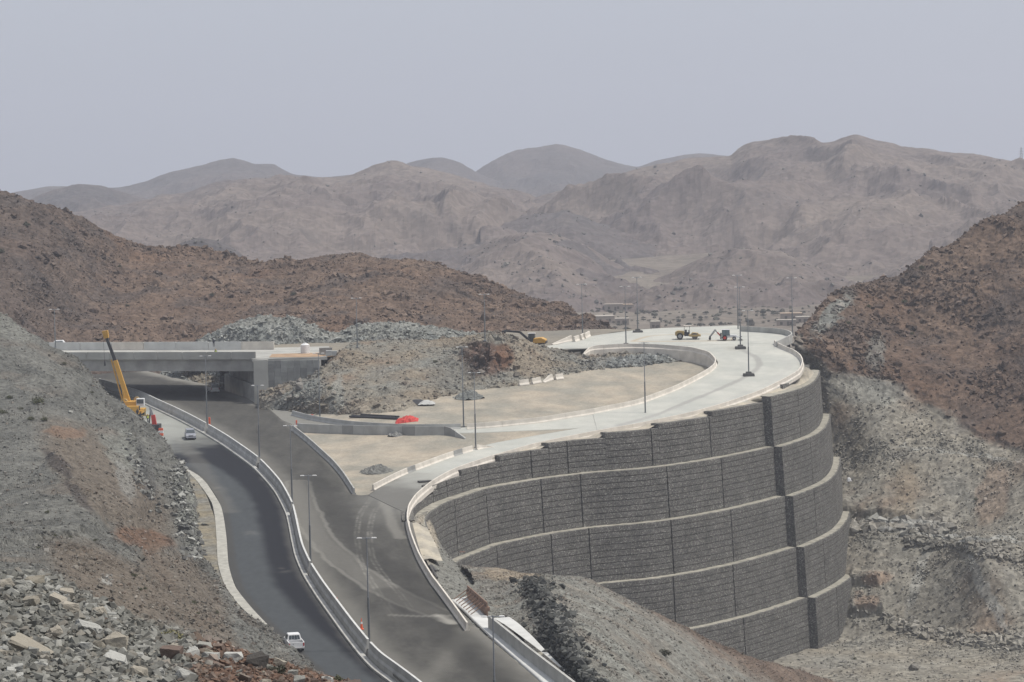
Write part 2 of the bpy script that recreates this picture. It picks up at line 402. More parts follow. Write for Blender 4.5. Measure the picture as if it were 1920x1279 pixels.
mountain('mountain', [(1380, 575, 1800), (1460, 545, 1800), (1530, 525, 1800), (1600, 478, 1800), (1700, 430, 1800), (1780, 396, 1800), (1850, 386, 1800), (1920, 392, 1800), (2060, 400, 1800)], 1330, -29, MA, MB_, 17, 120, 320, 120, 53.)
mountain('mountain', [(1080, 590, 1480), (1150, 560, 1480), (1220, 528, 1480), (1290, 500, 1480), (1350, 478, 1480), (1410, 470, 1480), (1470, 478, 1480), (1540, 505, 1480), (1620, 540, 1480), (1700, 580, 1480)], 1275, -30, MA * .95, MB_ * .95, 12, 80, 300, 100, 83.)
mountain('mountain', [(270, 545, 1300), (290, 505, 1300), (310, 475, 1300), (340, 456, 1300), (375, 447, 1300), (410, 453, 1300), (440, 466, 1300), (470, 490, 1300), (500, 520, 1300), (530, 560, 1300)], 1180, -28, MD, MD * 1.2, 5, 50, 120, 40, 59.)

# left middle hill (brown), behind the bridge
hillL_ridge = [(-120, 335, 690), (-40, 345, 690), (0, 353, 690), (60, 370, 690), (130, 402, 700), (200, 436, 710), (260, 465, 720), (330, 468, 725), (400, 477, 725), (480, 490, 725), (560, 497, 722), (640, 485, 720), (720, 487, 715), (800, 492, 710), (860, 510, 700), (930, 540, 690), (1000, 565, 675), (1060, 580, 655), (1100, 602, 635), (1140, 626, 618)]
a = arr(hillL_ridge); rp = P(a[:, 0], a[:, 1], a[:, 2]); rp = resample(catmull(rp, 300), 60)
ft = arr([(-120, 690, 560), (0, 670, 565), (100, 655, 590), (300, 655, 600), (500, 655, 600), (700, 650, 600), (900, 645, 600), (1020, 643, 597), (1100, 636, 598), (1160, 630, 603)]); fp = resample(catmull(P(ft[:, 0], ft[:, 1], ft[:, 2]), 300), 60)
rows = [fp + np.array([0, -14, -9.])]
for t in (0, .15, .35, .55, .75, .9, 1): rows.append(fp + (rp - fp) * np.array([t, t, t ** .92])[None])
rows += [rp + np.array([0, 14, -4.]), rp + np.array([10, 70, -45.])]
def hill_col(seed, outc=.0, red=0.5):
    def f(V, px, py, n, n2):
        c = mixc(np.ones(V.shape) * BRN, BRN2, np.clip(fbm(V, 16, 5, seed) * 1.6 + .5, 0, 1))
        c = mixc(c, RED, sstep(.1, .5, fbm(V, 25, 4, seed + 3)) * red)
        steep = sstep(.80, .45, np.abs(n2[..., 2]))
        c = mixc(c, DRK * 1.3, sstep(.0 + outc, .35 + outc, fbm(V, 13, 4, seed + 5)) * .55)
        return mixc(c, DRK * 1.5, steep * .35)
    return f
def hl_col(V, px, py, n, n2):
    c = hill_col(61.)(V, px, py, n, n2)
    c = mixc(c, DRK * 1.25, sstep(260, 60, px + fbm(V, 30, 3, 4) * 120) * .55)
    return c
hlV = rows_to_grid(rows, 900, 300, 60)
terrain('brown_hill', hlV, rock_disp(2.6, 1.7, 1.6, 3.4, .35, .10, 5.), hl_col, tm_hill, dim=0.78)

# right hill
rows = [
 [(1380, 1420, 395), (1500, 1420, 395), (1640, 1420, 392), (1780, 1420, 388), (1940, 1420, 384), (2200, 1420, 380)],
 [(1400, 1250, 468), (1500, 1250, 468), (1640, 1250, 466), (1780, 1250, 462), (1940, 1250, 456), (2200, 1250, 450)],
 [(1450, 1190, 500), (1550, 1190, 500), (1640, 1195, 494), (1780, 1190, 488), (1940, 1180, 478), (2200, 1170, 470)],
 [(1450, 1090, 512), (1560, 1100, 512), (1640, 1090, 510), (1780, 1090, 503), (1940, 1080, 492), (2200, 1070, 480)],
 [(1480, 1000, 530), (1580, 1000, 528), (1640, 1000, 522), (1780, 1003, 515), (1920, 1010, 503), (2200, 1000, 485)],
 [(1480, 985, 540), (1590, 985, 536), (1650, 985, 531), (1780, 990, 524), (1920, 997, 512), (2200, 990, 492)],
 [(1500, 870, 562), (1580, 880, 556), (1650, 870, 549), (1780, 855, 545), (1920, 870, 532), (2200, 850, 505)],
 [(1500, 820, 568), (1580, 830, 562), (1650, 820, 556), (1780, 840, 552), (1920, 860, 538), (2200, 835, 510)],
 [(1500, 715, 575), (1555, 712, 568), (1650, 710, 572), (1780, 715, 572), (1920, 740, 560), (2200, 700, 530)],
 [(1490, 650, 566), (1530, 655, 568), (1600, 640, 580), (1700, 640, 592), (1850, 620, 590), (2200, 560, 560)],
 [(1500, 618, 580), (1540, 600, 590), (1600, 580, 600), (1700, 570, 608), (1850, 520, 610), (2200, 420, 600)],
 [(1514, 608, 592), (1542, 575, 600), (1600, 540, 614), (1690, 524, 622), (1750, 478, 625), (1790, 467, 626), (1830, 433, 628), (1880, 410, 630), (1925, 386, 632), (2200, 300, 640)],
 [(1514, 640, 615), (1542, 620, 618), (1600, 570, 640), (1690, 550, 650), (1800, 500, 655), (1925, 420, 660), (2200, 330, 680)],
 [(1514, 760, 660), (1542, 760, 665), (1600, 760, 690), (1690, 740, 710), (1800, 700, 710), (1925, 650, 720), (2200, 560, 740)],
]
def rh_col(V, px, py, n, n2):
    c = mixc(np.ones(V.shape) * np.array([.228, .206, .165]), np.array([.232, .222, .190]), np.clip(fbm(V, 14, 5, 81) * 1.2 + .4, 0, 1))
    c = mixc(c, np.array([.215, .15, .105]), sstep(.12, .5, fbm(V, 16, 4, 83)) * .55)
    c = mixc(c, np.array([.19, .183, .165]), sstep(.2, .5, fbm(V, 10, 4, 87)) * .4)
    b = hill_col(71., .05, .5)(V, px, py, n, n2)
    line = np.interp(px, [1400, 1500, 1560, 1640, 1700, 1760, 1820, 1920, 2200], [600, 640, 705, 712, 735, 770, 810, 850, 900]) + fbm(V, 12, 4, 90) * 45
    c = mixc(c, b * .74, sstep(12, -12, py - line))
    c = spots(c, V, px, py, [(1620, 730, 90, 30, 8, GRN, .5), (1720, 762, 70, 12, 25, GRY * .6, .5), (1560, 590, 60, 18, -45, GRN * 1.05, .9), (1640, 660, 22, 40, 0, GRN, .6),
        (1690, 984, 70, 12, 3, PALE * .9, .8), (1640, 1085, 30, 12, 0, RED * 1.3, .45), (1625, 1125, 30, 18, 0, RED * 1.3, .5), (1720, 1090, 10, 70, 20, PALE * .85, .5), (1850, 1110, 14, 90, -25, PALE * .85, .6), (1760, 1140, 70, 50, 0, GRY * .85, .5), (1800, 1010, 160, 4, 2, PALE * .95, .7), (1800, 850, 140, 3, 8, PALE * .9, .5), (1700, 920, 26, 60, 5, TAN * .75, .5), (1860, 930, 30, 66, 10, RED * 1.25, .35)])
    return c
def rh_disp(V, n, uu, vv):
    px, py = proj(V)
    base = rock_disp(2.0, 1.3, 1.3, 3.0, .28, .12, 15.)(V, n, uu, vv)
    calm = sstep(700, 790, py)[..., None]
    soft = n * (fbm(V, 18, 3, 7) * 1.4 + (ridged(V * np.array([1, .35, .35]), 5, 3, 2) - .4) * .30 + fbm(V, 1.6, 3, 4) * .16)[..., None]
    fl = sstep(1180, 1230, py)[..., None]
    up = scarp(px, py, V, [(1560, 960), (1640, 975), (1700, 978), (1780, 985)], 1.8, 30, 1, 14., 9.) + scarp(px, py, V, [(1620, 852), (1740, 842), (1840, 858), (1940, 890)], .8, 40, 1, 12., 12.)
    up = up + scarp(px, py, V, [(1545, 712), (1620, 722), (1700, 738), (1760, 778), (1830, 818), (1940, 870)], .9, 20, 1, 30., 12.) + scarp(px, py, V, [(1680, 1000), (1790, 1005), (1860, 1030), (1940, 1045)], .8, 24, 1, 12., 10.)
    up = up + scarp(px, py, V, [(1590, 1095), (1650, 1100)], 2.0, 18, 1) + scarp(px, py, V, [(1590, 1150), (1660, 1150)], 2.4, 20, 1) + scarp(px, py, V, [(1560, 1240), (1700, 1235), (1850, 1250)], .6, 20, 1, 12., 8.)
    up = up + 5.0 * np.exp(-((px - 1850) / 70) ** 2) * sstep(1010, 1060, py) * sstep(1210, 1100, py)
    return (base * (1 - calm) + soft * calm) * (1 - .5 * fl) + np.array([0, 0, 1.]) * up[..., None]
terrain('right_hill', rows_to_grid(rows, 560, 760), rh_disp, rh_col, tm_hill, dim=1.0)

# plateau body behind the bridge and the mound
rows = [arr([[-56, 538, -1.4], [-48, 538, -1.3], [-40, 540, -1.2], [-30, 542, -1.2], [0, 546, -1.8], [10, 552, -1.8]]), arr([[-61, 565, -1.2], [-54, 565, -1.0], [-44, 565, -.9], [-20, 565, -.8], [0, 562, -.6], [14, 562, -.5]]),
        arr([[-70, 600, -1.2], [-62, 600, -1.0], [-50, 600, -1.0], [-20, 600, -.9], [10, 598, -.6], [34, 592, -.6]]), arr([[-85, 640, -2], [-75, 640, -2], [-60, 640, -2], [-20, 640, -3], [30, 640, -12], [60, 640, -16]])]
def plat_col(V, px, py, n, n2): return mixc(np.ones(V.shape) * np.array([.25, .235, .20]), SAND, np.clip(fbm(V, 20, 4, 5) + .5, 0, 1))
terrain('plateau_ground', rows_to_grid(rows, 300, 140), lambda V, n, u, v: n * (fbm(V, 12, 4, 4) * .35)[..., None], plat_col, tm_soil, dim=0.8)
# edge of the paved plateau and back slope under the loop road
rows = [arr([[8, 530, -14], [30, 540, -12], [46, 545, -12]]), arr([[8, 552, -3.4], [34, 558, -2.2], [54, 562, -2.0]]), arr([[10, 575, -.7], [36, 582, -.7], [58, 578, -.7]]), arr([[20, 596, -.8], [46, 592, -.8], [61, 588, -1.2]]), arr([[24, 606, -6], [50, 606, -8], [64, 606, -9]]), arr([[24, 640, -26], [60, 640, -26], [74, 640, -26]])]
terrain('plateau_edge', rows_to_grid(rows, 140, 110), lambda V, n, u, v: n * (fbm(V, 8, 4, 4) * .2)[..., None], plat_col, tm_soil, dim=0.8)

def px_rows(rs): return rs
GRK = np.array([.205, .215, .20])
def grey_rock(V, px, py, n, n2):
    c = mixc(np.ones(V.shape) * GRK, PALE * .95, np.clip(fbm(V, 4, 5, 8) * 1.6 + .35, 0, 1))
    c = mixc(c, np.array([.10, .105, .10]), sstep(.05, .5, fbm(V * np.array([1, 1, .5]), 3, 4, 18)) * .7)
    return c
# grey rock outcrops behind the bridge
rows = [
 [(330, 700, 575), (400, 690, 577), (480, 684, 573), (560, 676, 572), (640, 668, 572), (720, 662, 572), (800, 656, 572), (880, 650, 574), (960, 650, 578)],
 [(330, 684, 578), (400, 668, 579), (480, 668, 575), (560, 662, 575), (640, 654, 574), (720, 650, 574), (800, 646, 574), (880, 642, 576), (960, 645, 580)],
 [(330, 672, 582), (400, 636, 583), (450, 622, 581), (500, 622, 579), (560, 622, 579), (620, 640, 577), (700, 622, 578), (800, 626, 578), (880, 632, 580), (960, 640, 584)],
 [(340, 664, 590), (385, 634, 590), (430, 611, 590), (490, 599, 589), (550, 602, 588), (585, 616, 588), (620, 628, 588), (690, 611, 589), (750, 609, 590), (810, 619, 590), (880, 626, 591), (960, 638, 594)],
 [(340, 690, 612), (385, 680, 612), (430, 665, 612), (490, 660, 612), (550, 660, 612), (620, 665, 612), (690, 660, 612), (750, 655, 612), (810, 655, 612), (880, 660, 612), (960, 665, 612)]]
terrain('grey_rock_mound', rows_to_grid(rows, 620, 150), rock_disp(.7, 1.2, 1.1, 1.8, .3, -.2, 25.), lambda V, px, py, n, n2: mixc(grey_rock(V, px, py, n, n2), GRY2 * 1.1, sstep(14, 4, py - np.interp(px, [400, 490, 550, 600], [612, 600, 603, 625])) * .6), tm_near, dim=0.9)
# bank under the bridge on the far right side of the main road
rows = [
 [(225, 690, 640), (290, 701, 596), (345, 714, 572), (385, 722, 563), (412, 728, 558)],
 [(240, 676, 650), (300, 686, 606), (350, 700, 584), (390, 706, 573), (414, 712, 564)],
 [(250, 662, 660), (310, 668, 618), (360, 672, 596), (400, 676, 584), (416, 680, 575)],
 [(250, 655, 680), (310, 656, 650), (360, 656, 620), (400, 656, 605), (418, 656, 592)]]
terrain('road_cutting_bank', rows_to_grid(rows, 240, 90), rock_disp(.4, .9, .9, 1.5, .25, -.2, 29., (0, 0), (.1, 0)),
        lambda V, px, py, n, n2: spots(grey_rock(V, px, py, n, n2) * .95, V, px, py, [(375, 708, 40, 12, 12, TAN * .8, .9)], 6, 3), tm_near, dim=0.85)

# middle mound with the brown overhang, between the abutment and the plateau
rows = [
 [(470, 765, 508), (540, 782, 496), (600, 788, 484), (680, 788, 482), (760, 780, 486), (850, 752, 502), (970, 732, 509), (1060, 712, 521), (1150, 698, 530), (1250, 684, 538), (1335, 674, 542)],
 [(486, 746, 515), (540, 758, 510), (600, 764, 502), (680, 768, 494), (760, 764, 492), (850, 740, 506), (970, 722, 513), (1060, 704, 524), (1150, 691, 533), (1250, 676, 541), (1325, 668, 544)],
 [(488, 742, 517), (550, 738, 511), (600, 730, 506), (680, 728, 504), (760, 722, 505), (850, 712, 512), (960, 700, 519), (1060, 692, 528), (1150, 683, 536), (1250, 670, 543), (1320, 664, 545)],
 [(490, 740, 520), (548, 722, 517), (600, 704, 516), (680, 685, 520), (760, 680, 520), (850, 672, 522), (950, 664, 527), (1060, 676, 534), (1150, 675, 539), (1250, 666, 545), (1315, 662, 546)],
 [(491, 739, 522.5), (552, 717, 520), (604, 694, 520), (650, 656, 530), (690, 648, 534), (760, 646, 534), (820, 648, 534), (870, 645, 534), (925, 633, 536), (975, 644, 538), (1060, 666, 541), (1150, 668, 543), (1250, 662, 547), (1310, 660, 547)],
 [(492, 746, 540), (560, 738, 541), (612, 700, 541), (655, 650, 543), (700, 641, 545), (760, 639, 545), (820, 641, 545), (870, 639, 545), (925, 630, 546), (985, 646, 547), (1060, 664, 547), (1150, 666, 547), (1250, 660, 549), (1310, 659, 549)],
 [(492, 750, 556), (560, 740, 556), (615, 710, 558), (660, 660, 558), (700, 655, 560), (760, 650, 560), (820, 652, 560), (870, 655, 560), (925, 660, 562), (985, 668, 558), (1060, 676, 556), (1150, 680, 556), (1250, 672, 556), (1310, 668, 556)]]
_a = arr(rows[1]); _p = P(_a[:, 0], _a[:, 1], _a[:, 2]); rows[0] = _p + np.array([0, -1.5, -3.0])
def mound_col(V, px, py, n, n2):
    c = mixc(np.ones(V.shape) * np.array([.235, .20, .152]), GRY2 * .95, np.clip(fbm(V, 9, 5, 41) * 1.6 + .4, 0, 1))
    c = mixc(c, np.array([.22, .16, .115]), sstep(.1, .5, fbm(V, 10, 4, 43)) * .6)
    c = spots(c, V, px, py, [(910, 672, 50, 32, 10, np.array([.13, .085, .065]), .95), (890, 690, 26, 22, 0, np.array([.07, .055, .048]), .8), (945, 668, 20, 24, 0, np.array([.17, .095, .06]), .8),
        (560, 742, 60, 20, -25, GRK, .8), (630, 745, 14, 46, 12, GRY2 * 1.25, .8), (575, 715, 30, 20, -30, GRK * .9, .7), (1200, 680, 70, 16, -4, GRK * 1.15, .9), (830, 660, 50, 12, 0, GRY2, .5), (720, 765, 90, 8, 0, SAND * .9, .6), (840, 700, 45, 30, 0, GRY * .9, .6)], 10)
    return c
def mound_disp(V, n, uu, vv):
    px, py = proj(V); d = rock_disp(.8, .9, .8, 1.6, .22, .12, 35., (0, 0), (.06, 0))(V, n, uu, vv)
    k = np.exp(-((px - 908) / 42) ** 2 - ((py - 668) / 26) ** 2) * sstep(0, .1, vv)
    ov = n * (k * (blocks(V, 2.4, 44., .8) * 2.4 - .5))[..., None]
    cave = np.exp(-((px - 888) / 17) ** 2 - ((py - 690) / 15) ** 2) + np.exp(-((px - 945) / 11) ** 2 - ((py - 672) / 14) ** 2)
    return d + ov - np.array([0, -1.0, 0]) * (cave * 3.2)[..., None]
terrain('excavated_mound', rows_to_grid(rows, 820, 260), mound_disp, mound_col, tm_near, dim=0.92)

# near mound in front of the gabion wall
rows = [
 [(872, 1122, 326), (915, 1145, 316), (952, 1166, 305), (1000, 1204, 293), (1040, 1240, 280), (1080, 1282, 267), (1130, 1340, 250), (1240, 1460, 225)],
 [(890, 1095, 345), (935, 1112, 333), (975, 1122, 320), (1004, 1112, 316), (1040, 1160, 292), (1075, 1215, 270), (1115, 1285, 252), (1240, 1440, 225)],
 [(884, 1078, 355), (940, 1090, 345), (985, 1095, 335), (1012, 1085, 325), (1060, 1130, 308), (1120, 1190, 288), (1180, 1270, 270), (1330, 1420, 250)],
 [(876, 1068, 362), (940, 1076, 357), (1000, 1083, 350), (1080, 1084, 352), (1140, 1130, 335), (1200, 1190, 318), (1300, 1279, 315), (1500, 1400, 340)],
 [(866, 1062, 368), (950, 1068, 366), (1000, 1078, 362), (1075, 1079, 362), (1130, 1100, 360), (1185, 1132, 358), (1300, 1186, 368), (1400, 1230, 392), (1490, 1258, 415), (1570, 1284, 440)],
 [(866, 1074, 384), (950, 1088, 384), (1000, 1100, 382), (1075, 1110, 382), (1185, 1170, 378), (1300, 1225, 388), (1400, 1262, 410), (1490, 1290, 430), (1570, 1310, 452)],
 [(872, 1150, 400), (950, 1170, 402), (1075, 1230, 402), (1185, 1280, 402), (1300, 1320, 410), (1400, 1340, 425), (1490, 1350, 440), (1570, 1360, 460)]]
def nm_col(V, px, py, n, n2):
    c = mixc(np.ones(V.shape) * np.array([.17, .162, .14]), GRY2, np.clip(fbm(V, 7, 5, 51) * 1.5 + .4, 0, 1))
    c = mixc(c, np.array([.235, .175, .125]), sstep(0.0, .5, fbm(V, 9, 4, 53)) * .45)
    line = np.interp(px, [1100, 1300, 1400, 1700], [1105, 1250, 1279, 1350])
    c = mixc(c, np.array([.155, .112, .085]), sstep(-10, 30, (px - 1130) * .62 - (py - 1100) + 22 * fbm(V, 6, 4, 55)) * .85)
    c = spots(c, V, px, py, [(960, 1078, 60, 14, 5, TAN * .85, .8), (1205, 1110, 60, 14, 35, GRY * .8, .5)], 8)
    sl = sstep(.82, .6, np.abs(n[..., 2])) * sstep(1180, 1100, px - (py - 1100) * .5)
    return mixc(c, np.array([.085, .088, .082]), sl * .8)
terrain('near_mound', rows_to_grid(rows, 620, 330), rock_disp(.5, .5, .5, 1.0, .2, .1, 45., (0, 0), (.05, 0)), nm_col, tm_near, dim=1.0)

# debris slope between the road's edge barrier, the wall's end and the near mound
L1 = GPL([(772, 975), (782, 1005), (796, 1045), (825, 1096), (850, 1130), (875, 1165), (905, 1195)], G, -.1)
a = arr([(800, 960, 402), (812, 1000, 393), (830, 1030, 385), (862, 1068, 372), (885, 1092, 356), (915, 1122, 334), (960, 1168, 306)]); L2 = P(a[:, 0], a[:, 1], a[:, 2])
a = arr([(815, 1000, 404), (835, 1050, 392), (860, 1085, 384), (890, 1110, 372), (915, 1130, 358), (940, 1160, 340), (985, 1210, 310)]); L3 = P(a[:, 0], a[:, 1], a[:, 2])
terrain('debris_slope', rows_to_grid([L1, L2, L3], 170, 80), rock_disp(.2, .3, .3, .8, .12, .1, 49., (0, 0), (.15, 0)),
        lambda V, px, py, n, n2: spots(mixc(np.ones(V.shape) * GRY * 1.15, GRY2 * 1.1, np.clip(fbm(V, 3, 4, 5) + .5, 0, 1)), V, px, py, [(800, 1010, 22, 50, -14, SAND * 1.05, .95)], 5, 3), tm_near, dim=0.85)

# left slope above the road
rows = [
 [(0,0,1)],
 [(-80, 565, 460), (0, 590, 455), (50, 620, 450), (110, 655, 446), (150, 674, 443), (182, 710, 440), (204, 741, 437), (229, 756, 434), (261, 784, 430), (286, 801, 427), (312, 832, 424), (332, 862, 421), (343, 885, 420), (354, 915, 416), (366, 950, 407), (371, 981, 390), (371, 1025, 365), (382, 1047, 354), (402, 1078, 339), (422, 1104, 327), (445, 1140, 314), (500, 1182, 301), (560, 1226, 285), (615, 1279, 269), (700, 1380, 245)],
 [(-80, 600, 446), (0, 625, 441), (50, 655, 436), (100, 690, 432), (140, 705, 432), (165, 732, 430), (195, 768, 427), (228, 795, 423), (262, 830, 417), (305, 890, 408), (322, 965, 387), (345, 1020, 362), (380, 1085, 333), (420, 1145, 308), (480, 1190, 293), (545, 1238, 277), (605, 1300, 260), (690, 1400, 238)],
 [(-80, 690, 424), (0, 712, 418), (60, 740, 412), (110, 765, 406), (160, 800, 400), (200, 850, 392), (235, 900, 382), (260, 950, 366), (285, 1000, 348), (320, 1060, 324), (360, 1110, 304), (410, 1165, 286), (470, 1205, 274), (540, 1255, 262), (640, 1350, 246)],
 [(-80, 830, 372), (0, 840, 360), (70, 870, 346), (130, 910, 330), (180, 960, 312), (220, 1010, 296), (270, 1070, 280), (330, 1130, 264), (400, 1180, 252), (480, 1225, 244), (560, 1290, 236), (680, 1420, 222)],
 [(-80, 960, 300), (0, 975, 288), (70, 1000, 272), (140, 1040, 252), (220, 1100, 236), (300, 1150, 226), (380, 1200, 218), (470, 1255, 212), (600, 1370, 205)],
 [(-80, 1070, 205), (0, 1078, 200), (80, 1105, 192), (170, 1150, 186), (260, 1190, 182), (340, 1215, 180), (430, 1250, 180), (520, 1300, 180), (640, 1400, 178)],
 [(-80, 1250, 150), (0, 1260, 150), (120, 1290, 148), (260, 1320, 146), (400, 1360, 145), (560, 1440, 144)]]
_a = arr(rows[1]); _p = P(_a[:, 0], _a[:, 1], _a[:, 2]); rows[0] = _p + np.array([2.2, 1.0, -4.0])
def ls_col(V, px, py, n, n2):
    c = mixc(np.ones(V.shape) * np.array([.135, .135, .122]), np.array([.19, .188, .168]), np.clip(fbm(V, 8, 5, 101) * 1.5 + .45, 0, 1))
    c = mixc(c, np.array([.19, .15, .115]), sstep(.1, .5, fbm(V, 12, 4, 103)) * .45)
    o = np.array([.215, .150, .108]); o2 = np.array([.165, .105, .072]); g_ = np.array([.21, .215, .19])
    c = spots(c, V, px, py, [(200, 905, 170, 62, 42, np.array([.172, .145, .115]), .9), (120, 810, 45, 12, 5, o, .9), (270, 1010, 60, 20, 10, o2 * 1.1, .9), (300, 1065, 70, 14, 55, o2, .85), (210, 1090, 150, 50, 30, np.array([.170, .142, .112]), .9), (340, 1110, 110, 62, 42, np.array([.165, .14, .112]), .9), (400, 1180, 70, 22, 40, np.array([.17, .14, .11]), .6),
        (250, 850, 20, 60, -25, g_, .7), (350, 955, 18, 95, -12, g_ * 1.25, .9), (225, 860, 34, 20, 35, g_ * 1.1, .6), (275, 880, 13, 60, -12, np.array([.11, .11, .105]), .7), (20, 610, 50, 30, 25, GRY2, .8), (215, 830, 30, 14, 10, g_, .6), (235, 900, 16, 40, -20, PALE * .8, .6), (110, 870, 12, 40, -45, DRK, .8), (150, 930, 10, 40, -40, DRK, .7), (200, 1090, 12, 9, 0, PALE, .7), (300, 700, 300, 20, 45, c[0, 0], 0)], 12)
    return c
def ls_disp(V, n, uu, vv):
    px, py = proj(V)
    cl = np.exp(-((px - (345 + (py - 950) * .15)) / 16) ** 2) * sstep(860, 900, py) * sstep(1060, 1030, py)
    cl2 = np.exp(-((px - (262 + (py - 880) * .35)) / 14) ** 2) * sstep(800, 840, py) * sstep(960, 920, py)
    base = rock_disp(.7, .7, .6, 1.6, .22, .16, 55.)(V, n, uu, vv)
    k = (cl + cl2) * (ridged(V * np.array([1.6, 1.2, .5]), 2.4, 3, 66.) * 1.5 - .7 + .5 * blocks(V, 1.0, 6., .3))
    gull = -(np.exp(-((px - (300 + (py - 1050) * .55)) / 9) ** 2) * sstep(1000, 1030, py) * sstep(1150, 1120, py)) * 1.1
    up = scarp(px, py, V, [(316, 848), (334, 895), (345, 950), (350, 1000), (362, 1045)], 3.2, 26, -1) + scarp(px, py, V, [(222, 790), (246, 832), (263, 880), (276, 930), (292, 968)], 3.4, 34, -1)
    up = up + scarp(px, py, V, [(92, 865), (125, 905), (152, 945), (205, 980)], 2.2, 30, -1) + scarp(px, py, V, [(-20, 1020), (90, 1015), (195, 1003)], .6, 40, 1) + scarp(px, py, V, [(225, 975), (290, 1000), (340, 1040), (372, 1072)], 1.4, 26, -1)
    up = up + scarp(px, py, V, [(-20, 700), (60, 760), (110, 830), (150, 880)], 1.4, 30, -1) + scarp(px, py, V, [(60, 690), (130, 745), (175, 800)], 1.6, 26, -1) + scarp(px, py, V, [(380, 1130), (440, 1170), (500, 1210)], 1.2, 20, -1)
    return base + n * (k * .6 + gull)[..., None] + np.array([0, 0, 1.]) * up[..., None]
terrain('left_slope', rows_to_grid(rows, 820, 620), ls_disp, ls_col, tm_near, dim=0.8)

# foreground ledge
rows = [
 [(-60, 1420, 68), (200, 1425, 68), (450, 1430, 68), (700, 1440, 68), (860, 1450, 68)],
 [(-60, 1240, 82), (200, 1265, 82), (400, 1290, 82), (600, 1315, 82), (800, 1360, 82)],
 [(-60, 1085, 103), (0, 1088, 103), (60, 1094, 103), (110, 1106, 102), (160, 1132, 102), (215, 1160, 101), (260, 1180, 101), (340, 1196, 100), (430, 1222, 99), (560, 1262, 98), (640, 1280, 97), (720, 1300, 96), (800, 1340, 94)],
 [(-60, 1110, 112), (60, 1120, 112), (160, 1160, 111), (260, 1205, 110), (430, 1250, 108), (600, 1300, 106), (800, 1380, 103)],
 [(-60, 1400, 124), (60, 1400, 124), (260, 1420, 122), (430, 1440, 120), (800, 1500, 114)]]
def fg_col(V, px, py, n, n2):
    c = mixc(np.ones(V.shape) * GRY * .85, GRY2 * .9, np.clip(fbm(V, 2, 4, 5) + .5, 0, 1))
    return mixc(c, np.array([.17, .098, .066]), sstep(330, 420, px + fbm(V, 2, 3, 9) * 140 + (py - 1200) * .3) * .85)
terrain('foreground_ledge', rows_to_grid(rows, 420, 240), rock_disp(.2, .25, .2, .8, .06, .1, 65.), fg_col, tm_fore, dim=0.75)

# ------------------------------------------------------------------ draped strips (roads, infield)
def strip(name, pairs, fn, off, mat, nu, nv, colf=None, label=None, kind='structure', rough=0.0):
    a = arr([[*p[0], *p[1]] for p in pairs])
    A = GP(a[:, 0], a[:, 1], fn); B = GP(a[:, 2], a[:, 3], fn)
    A = catmull(A, nu); B = catmull(B, nu)
    t = np.linspace(0, 1, nv)[:, None, None]; V = A[None] * (1 - t) + B[None] * t
    V[..., 2] = fn(V[..., 0], V[..., 1]) + off
    if rough: V[..., 2] += fbm(V * np.array([1, 1, 0]), 5, 4, 3) * rough
    lo = np.array([0, 0, -.22]); V = np.concatenate([V[:1] + lo, V, V[-1:] + lo], 0); nv += 2; V = np.concatenate([V[:, :1] + lo, V, V[:, -1:] + lo], 1); nu += 2     # edges turned down into the ground
    px, py = proj(V); n = normals(V); F = grid_faces(nv, nu)
    if n[..., 2].mean() < 0: F = F[:, ::-1]
    c = colf(V, px, py) if colf else np.ones(V.shape) * .2
    o = np_mesh(name, V.reshape(-1, 3), F, mat, None, True, c.reshape(-1, 3))
    TERR[o.name] = (V.reshape(-1, 3), px.ravel(), py.ravel(), np.abs(n).reshape(-1, 3))
    return tag(o, label, kind=kind)
def road_mat(name, rough, sp=.06, sc=1.5):
    m, n, b = newmat(name); L = n.links.new
    at = N(n, 'ShaderNodeAttribute', attribute_name='tint'); tc = N(n, 'ShaderNodeTexCoord')
    no = N(n, 'ShaderNodeTexNoise', i_Scale=sc, i_Detail=9.0, i_Roughness=.75); L(tc.outputs['Object'], no.inputs['Vector'])
    c = N(n, 'ShaderNodeMapRange'); c.inputs[1].default_value = .3; c.inputs[2].default_value = .7
    c.inputs[3].default_value = 1 - sp; c.inputs[4].default_value = 1 + sp; L(no.outputs[0], c.inputs[0])
    mu = N(n, 'ShaderNodeMix', data_type='RGBA', blend_type='MULTIPLY'); mu.inputs[0].default_value = 1
    L(at.outputs['Color'], mu.inputs[6]); L(c.outputs[0], mu.inputs[7]); L(mu.outputs[2], b.inputs['Base Color'])
    b.inputs['Roughness'].default_value = rough; b.inputs['Specular IOR Level'].default_value = .03
    bu = N(n, 'ShaderNodeBump', i_Strength=.2, i_Distance=.03); L(no.outputs[0], bu.inputs['Height']); L(bu.outputs[0], b.inputs['Normal'])
    return m
m_asph = road_mat('asphalt', .85); m_conc_road = road_mat('pale_road_base', .9, .05, .7)
def seg_dist(px, py, pts, sy=1.0):
    d = np.full(px.shape, 1e9)
    for (x0, y0), (x1, y1) in zip(pts[:-1], pts[1:]):
        vx, vy = x1 - x0, (y1 - y0) * sy; wx = px - x0; wy = (py - y0) * sy
        t = np.clip((wx * vx + wy * vy) / (vx * vx + vy * vy + 1e-9), 0, 1)
        d = np.minimum(d, np.hypot(wx - t * vx, wy - t * vy))
    return d
def curve_px(pts, n=60):
    return [tuple(q) for q in catmull(arr(pts), n)]
ASP = np.array([.046, .045, .042]); DUST = np.array([.135, .130, .115]); NEW = np.array([.020, .021, .025]); CON = np.array([.385, .39, .355])
def worldpx(pts, fn=G): return GPL(curve_px(pts), fn)
